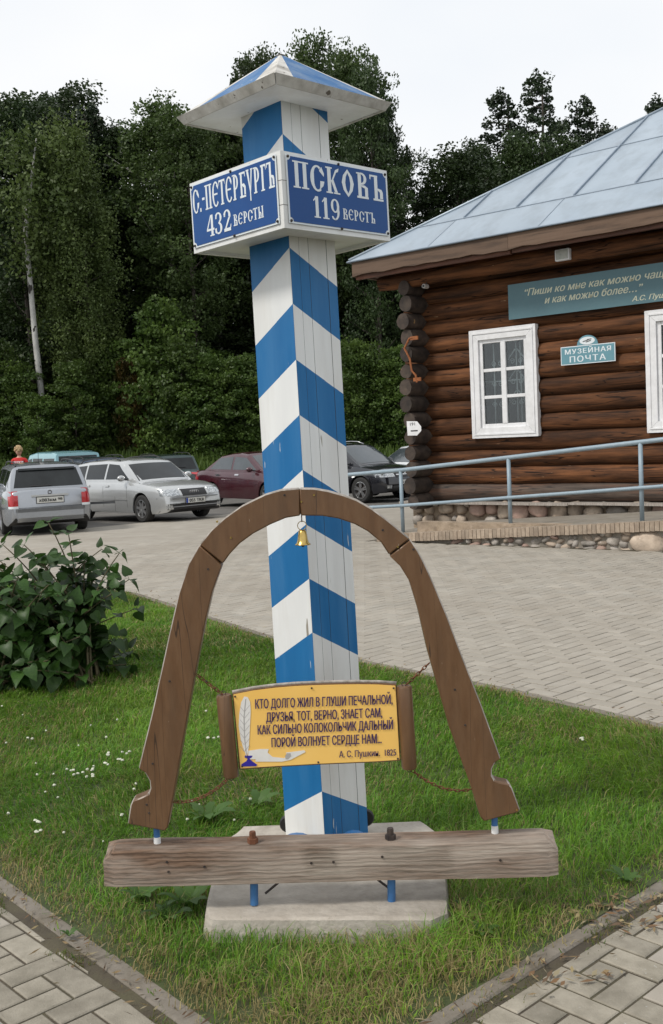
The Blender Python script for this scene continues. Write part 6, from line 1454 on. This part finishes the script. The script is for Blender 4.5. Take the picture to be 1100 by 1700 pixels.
for pts, tall in stems:
    mb = MB(); mb.tube([p - o_b for p in pts], [.010 * (1 - .75 * k / 9) + .001 for k in range(10)], 5)
    mb.build('stem', smat, bush, smooth='all')
    for k in range(3, 10):
        for s in ((0, 1) if k < 9 else (0, 1, 2)):
            p = pts[k]; t = (pts[k] - pts[k - 1]).normalized(); ang = (k % 2) * pi / 2 + s * pi + random.uniform(-.5, .5) if k < 9 else s * 2.1 + random.uniform(-.3, .3)
            side = t.cross(Vector((0, 0, 1))); side = side.normalized() if side.length > .05 else Vector((1, 0, 0)); o2 = t.cross(side).normalized(); out = side * cos(ang) + o2 * sin(ang)
            d = (out * .9 + t * random.uniform(.1, .5) + Vector((0, 0, random.uniform(-.35, .15)))).normalized()
            leafpos.append((p, d, random.uniform(.075, .125) * (1 if k < 8 else .85)))
# place leaves: the 300 nearest singly, the rest joined
def leaf_matrix(p, d, s):
    up = Vector((random.uniform(-.5, .5), random.uniform(-.8, .1), 1)).normalized(); x = d.cross(up).normalized(); z = x.cross(d).normalized(); R_ = Matrix((x, d, z)).transposed().to_4x4(); R_ = Matrix.Translation(p - o_b + d * s * .32) @ R_ @ Matrix.Scale(s, 4); return R_
leafpos.sort(key=lambda q: q[0].y - q[0].z * .3)
sel = [q for q in leafpos if 550 + F_PX * q[0].x / q[0].y > -25]; rest = [q for q in leafpos if not 550 + F_PX * q[0].x / q[0].y > -25] + sel[300:]
for p, d, s in sel[:300]: o = link(bpy.data.objects.new('leaf', random.choice(lv)), bush); o.matrix_local = leaf_matrix(p, d, s)
mb = MB()
for p, d, s in rest:
    m_ = leaf_matrix(p, d, s); me = random.choice(lv); mb.add([m_ @ v.co for v in me.vertices], [tuple(f.vertices) for f in me.polygons])
tag(mb.build('leaves', LG, bush, smooth='all', fix=False), kind='stuff')

# ================================================================== LAWN GRASS
GM_ = leafmat('grass_blades', (.9, .9, .9), (1.05, 1.05, 1.05), trans=.30, scale=3, rnd=0, vcol=True, rough=.5, spec=.3)
N = 900000
P_ = np.stack([rng.uniform(-4.2, 2.4, N), rng.uniform(2.4, 12.5, N)], 1); k = inside_np(P_, lawn_poly); P_ = P_[k]
d_ = P_[:, 1]; keep = rng.random(len(P_)) < np.clip((3.2 / d_) ** .9, .25, 1); P_ = P_[keep]
px_ = 550 + F_PX * P_[:, 0] / P_[:, 1]; P_ = P_[(px_ > -60) & (px_ < 1170)]
sx0, sx1, sy0, sy1 = -.475, .36, 3.09, 4.08
P_ = P_[~inside_np(P_, [(x, y + .012) for x, y in o_])]
ed = edge_dist(P_, lawn_poly); jm = (ed < .10) & (rng.random(len(P_)) < .6); P_[jm] += rng.normal(size=(jm.sum(), 2)) * .036
def vnoise(P, s, o=0):
    # cheap value noise
    q = P * s + o; i = np.floor(q).astype(int); f = q - i; f = f * f * (3 - 2 * f)
    def h(a, b): v = np.sin(a * 127.1 + b * 311.7) * 43758.5453; return v - np.floor(v)
    return (h(i[:, 0], i[:, 1]) * (1 - f[:, 0]) + h(i[:, 0] + 1, i[:, 1]) * f[:, 0]) * (1 - f[:, 1]) + (h(i[:, 0], i[:, 1] + 1) * (1 - f[:, 0]) + h(i[:, 0] + 1, i[:, 1] + 1) * f[:, 0]) * f[:, 1]
n1, n2, n3 = vnoise(P_, 2.2), vnoise(P_, 7.5, 9), vnoise(P_, 1.1, 4)
thin = rng.random(len(P_)) < np.clip(ed / .06 + .5 * n2, .25, 1) * np.clip(.7 + .9 * n2, .6, 1); P_ = P_[thin]; ed, n1, n2, n3 = ed[thin], n1[thin], n2[thin], n3[thin]
n = len(P_); front = np.clip((3.5 - P_[:, 1]) / .8, 0, 1)
dry = np.clip(.05 + .9 * np.clip(1 - ed / .16, 0, 1) * n2 * 1.3 + .50 * front * (.35 + n1) + .16 * (vnoise(P_, 1.7, 13) > .6) + .10 * n2, 0, .8)
isdry = rng.random(n) < dry
h = (.023 + .042 * n1 * n2 + .018 * rng.random(n)) * rng.uniform(.6, 1.35, n) * np.clip(.5 + ed / .25, .5, 1.15); h *= np.where(isdry, .9, 1.0)
near_slab = (np.abs(P_[:, 0] + .06) < .62) & (P_[:, 1] > 2.9) & (P_[:, 1] < 4.4); h *= np.where(near_slab, 1.55, 1)
w = rng.uniform(.0011, .0024, n) * np.clip(P_[:, 1] / 4, .9, 2.0)
az = rng.uniform(0, 2 * pi, n); lean = rng.uniform(.2, 1.25, n) * h; laz = rng.uniform(0, 2 * pi, n) * .7 + n3 * 6
B = np.concatenate([P_, np.zeros((n, 1))], 1); side = np.stack([np.cos(az) * w, np.sin(az) * w, np.zeros(n)], 1)
L1 = np.stack([np.cos(laz) * lean * .35, np.sin(laz) * lean * .35, h * .6], 1); L2 = np.stack([np.cos(laz) * lean, np.sin(laz) * lean, h * (1 - .30 * lean / h)], 1)
q = np.stack([B - side, B + side, B + L1 + side * .75, B + L1 - side * .75], 1); tri = np.stack([B + L1 - side * .75, B + L1 + side * .75, B + L2 + side * .1, B + L2 - side * .1], 1)
V = np.concatenate([q, tri], 1).reshape(-1, 3)
hue = rng.random(n); g = np.stack([.070 + .070 * hue + .03 * n1, .165 + .090 * hue + .04 * n2, .018 + .016 * rng.random(n)], 1) * (.50 + .42 * n3 + .36 * vnoise(P_, .9, 21) + .22 * vnoise(P_, 3.6, 5))[:, None] * rng.uniform(.75, 1.25, n)[:, None]
dc = np.stack([.30 + .14 * hue, .25 + .11 * hue, .11 + .06 * hue], 1) * rng.uniform(.6, 1.1, n)[:, None]
c = np.where(isdry[:, None], dc, g); c4 = np.concatenate([c, np.ones((n, 1))], 1); c4 = np.repeat(c4, 8, axis=0)
tag(link(bpy.data.objects.new('lawn_grass', fastmesh('lawn_grass', V, 4, GM_, cols=c4))), 'uneven lawn grass with drier blades at its edges', None, None, 'stuff')
print('grass blades', n)

# broad weeds, clover flowers, straw, fallen leaves
random.seed(3)
weed = leafmat('weed_leaves', (.045, .10, .02), (.075, .14, .03), trans=.25, rnd=.1)
def weed_plant(px, py, R_, label, nm='weed_plant', nl=7):
    p = G(px, py); r = empty(nm, (p.x, p.y, 0), random.uniform(0, 6), label, 'plant')
    for k in range(nl):
        a = 2 * pi * k / nl + random.uniform(-.2, .2); L_ = R_ * random.uniform(.7, 1.1); mb = MB(); pts = []
        for j in range(7):
            t = j / 6; wd_ = L_ * .20 * sin(pi * min(1, t * .9 + .08)) * (1.15 if j % 2 else .8); zc = .012 + L_ * .55 * sin(t * 2.0) ; pts.append((Vector((cos(a) * L_ * t, sin(a) * L_ * t, zc)), Vector((-sin(a), cos(a), .15)) * wd_))
        for j in range(6): mb.add([pts[j][0] - pts[j][1], pts[j][0], pts[j + 1][0], pts[j + 1][0] - pts[j + 1][1]], [(0, 1, 2, 3)]); mb.add([pts[j][0], pts[j][0] + pts[j][1], pts[j + 1][0] + pts[j + 1][1], pts[j + 1][0]], [(0, 1, 2, 3)])
        mb.build('leaf', weed, r, smooth='all')
for px, py, R_, lab in ((345, 1372, .13, 'broad-leaved weed in the grass behind the left end of the beam'), (428, 1345, .10, 'broad-leaved weed left of the foot of the post'), (235, 1500, .09, 'weed in the grass below the left end of the beam'), (312, 1512, .10, 'weed beside the left edge of the slab'), (280, 1535, .09, 'weed in front of the left corner of the slab'), (1040, 1470, .07, 'weed by the right edging stones'), (780, 1520, .06, 'small weed right of the slab'), (115, 1560, .035, 'tiny weed in the joint of the left edging'), (800, 1560, .06, 'small weed near the right front of the slab')):
    weed_plant(px, py, R_, lab)
mb = MB(); fc = []
for k in range(34):
    for _ in range(50):
        px, py = random.uniform(0, 420) if k < 70 else random.uniform(620, 1100), random.uniform(1150, 1440); p = G(px, py)
        if inside(p.x, p.y, lawn_poly): break
    z = random.uniform(.045, .075); rr = random.uniform(.004, .008)
    mb.ball((p.x, p.y, z), (rr, rr, rr * .8), 7, 5, 0, .25); mb.tube([(p.x, p.y, 0), (p.x, p.y, z)], .0012, 4, 1)
for (px, py) in ((64, 1388), (150, 1300), (186, 1272), (200, 1282), (176, 1290), (118, 1300), (132, 1306), (50, 1245), (350, 1245), (965, 1248), (60, 1406), (150, 1310), (208, 1270)):
    p = G(px, py)
    for q in range(3): mb.ball((p.x + random.uniform(-.022, .022), p.y + random.uniform(-.02, .02), .065), (.008, .008, .005), 7, 4, 0, .3)
tag(mb.build('clover_flowers', [mat('white_petals', (.55, .56, .45), rough=.8), weed], smooth=True, fix=False), 'small white clover and yarrow flowers dotted over the lawn', None, None, 'stuff')
fp = G(95, 1130); fr = empty('flowering_weed', (fp.x, fp.y, 0), 0, 'slender weed with tiny white blossoms at the foot of the lilac bush', 'plant'); 
for k in range(9):
    a = random.uniform(0, 6.28); tip = Vector((cos(a) * random.uniform(.02, .12), sin(a) * .05 - .02, random.uniform(.10, .27))); mb = MB(); mb.tube([(0, 0, 0), tip * .6 + Vector((.01, 0, 0)), tip], .0015, 4); mb.build('stem', weed, fr)
    mb = MB()
    for q in range(4): mb.ball(tip + Vector((random.uniform(-.02, .02), random.uniform(-.02, .02), random.uniform(-.02, .01))), .007, 6, 4, 0, .3)
    mb.build('blossom', M['letter_white'], fr, smooth='all')
# straw and leaf litter along the edging
V = []; C4 = []
def litter(p, L_, w_, z, col, a=None):
    a = random.uniform(0, 6.28) if a is None else a; d = Vector((cos(a), sin(a))) * L_ / 2; s = Vector((-sin(a), cos(a))) * w_ / 2; t = random.uniform(0, .012)
    V.extend([(p.x - d.x, p.y - d.y, z + .001), (p.x + s.x, p.y + s.y, z + t * .6 + .002), (p.x + d.x, p.y + d.y, z + t), (p.x - s.x, p.y - s.y, z + .002)]); C4.extend([(*col, 1)] * 4)
cols = [(.20, .14, .07), (.15, .085, .04), (.28, .22, .11), (.25, .21, .13), (.11, .07, .04)]
for k in range(620):
    r1 = random.random()
    if r1 < .35: p = LC + eL * random.uniform(0, 2.2) + nL * random.gauss(.06, .06)
    elif r1 < .75: p = LC + eR * random.uniform(0, 2.3) + nR * random.gauss(.06, .06)
    else:
        i = random.randrange(2, len(plz) - 1); t = random.random(); p = Vector(plz[i]) * (1 - t) + Vector(plz[i + 1]) * t + Vector((random.gauss(.05, .08), random.gauss(.05, .08)))
    litter(p, random.uniform(.010, .050), random.uniform(.0012, .005), .006, random.choice(cols))
for (px, py, nn) in ((1010, 1505, 26), (1075, 1535, 26), (985, 1530, 10), (910, 1610, 14), (975, 1620, 10), (1080, 1500, 20), (905, 1640, 8), (245, 1005, 30), (270, 1000, 26), (230, 995, 22), (300, 1010, 14), (1045, 1165, 10)):
    q0 = G(px, py)
    for k in range(nn): litter(Vector((q0.x + random.gauss(0, .05 if py > 1300 else .3), q0.y + random.gauss(0, .04 if py > 1300 else .25))), random.uniform(.02, .06), random.uniform(.006, .016), .008, random.choice(cols))
tag(link(bpy.data.objects.new('fallen_leaves', fastmesh('fallen_leaves', np.array(V), 4, mat('leaf_litter', (1, 1, 1), rough=.9, vcol=True), cols=np.array(C4)))), 'dry leaves and straw along the edging stones', None, None, 'stuff')
# small tufts growing out of the joints
P0 = []
for k in range(5200):
    r1 = random.random()
    if r1 < .45: p = LC + eL * random.uniform(.2, 3.0) + nL * random.gauss(.10, .022)
    elif r1 < .6: p = LC + eL * random.uniform(1.2, 1.9) + nL * random.gauss(.10, .05)
    elif r1 < .85: p = LC + eR * random.uniform(.3, 2.4) + nR * random.gauss(.06, .03)
    else: p = LC + eR * random.uniform(1.1, 2.4) + nR * random.gauss(.03, .04)
    P0.append((p.x, p.y))
P0 = np.array(P0); n = len(P0); k = vnoise(P0, 6, 3) > .48; P0 = P0[k]; n = len(P0)
h = rng.uniform(.006, .022, n); az = rng.uniform(0, 2 * pi, n); w = rng.uniform(.001, .002, n); B = np.concatenate([P0, np.full((n, 1), -.008)], 1); side = np.stack([np.cos(az) * w, np.sin(az) * w, 0 * w], 1); tp = np.stack([rng.normal(size=n) * .008, rng.normal(size=n) * .008, h], 1)
c = np.concatenate([np.stack([rng.uniform(.07, .16, n), rng.uniform(.11, .17, n), rng.uniform(.02, .04, n)], 1), np.ones((n, 1))], 1)
tag(link(bpy.data.objects.new('joint_moss', fastmesh('joint_moss', np.stack([B - side, B + side, B + tp + side * .3, B + tp - side * .3], 1).reshape(-1, 3), 4, GM_, cols=np.repeat(c, 4, axis=0)))), 'moss and grass tufts in the joints beside the edging stones', None, None, 'stuff')
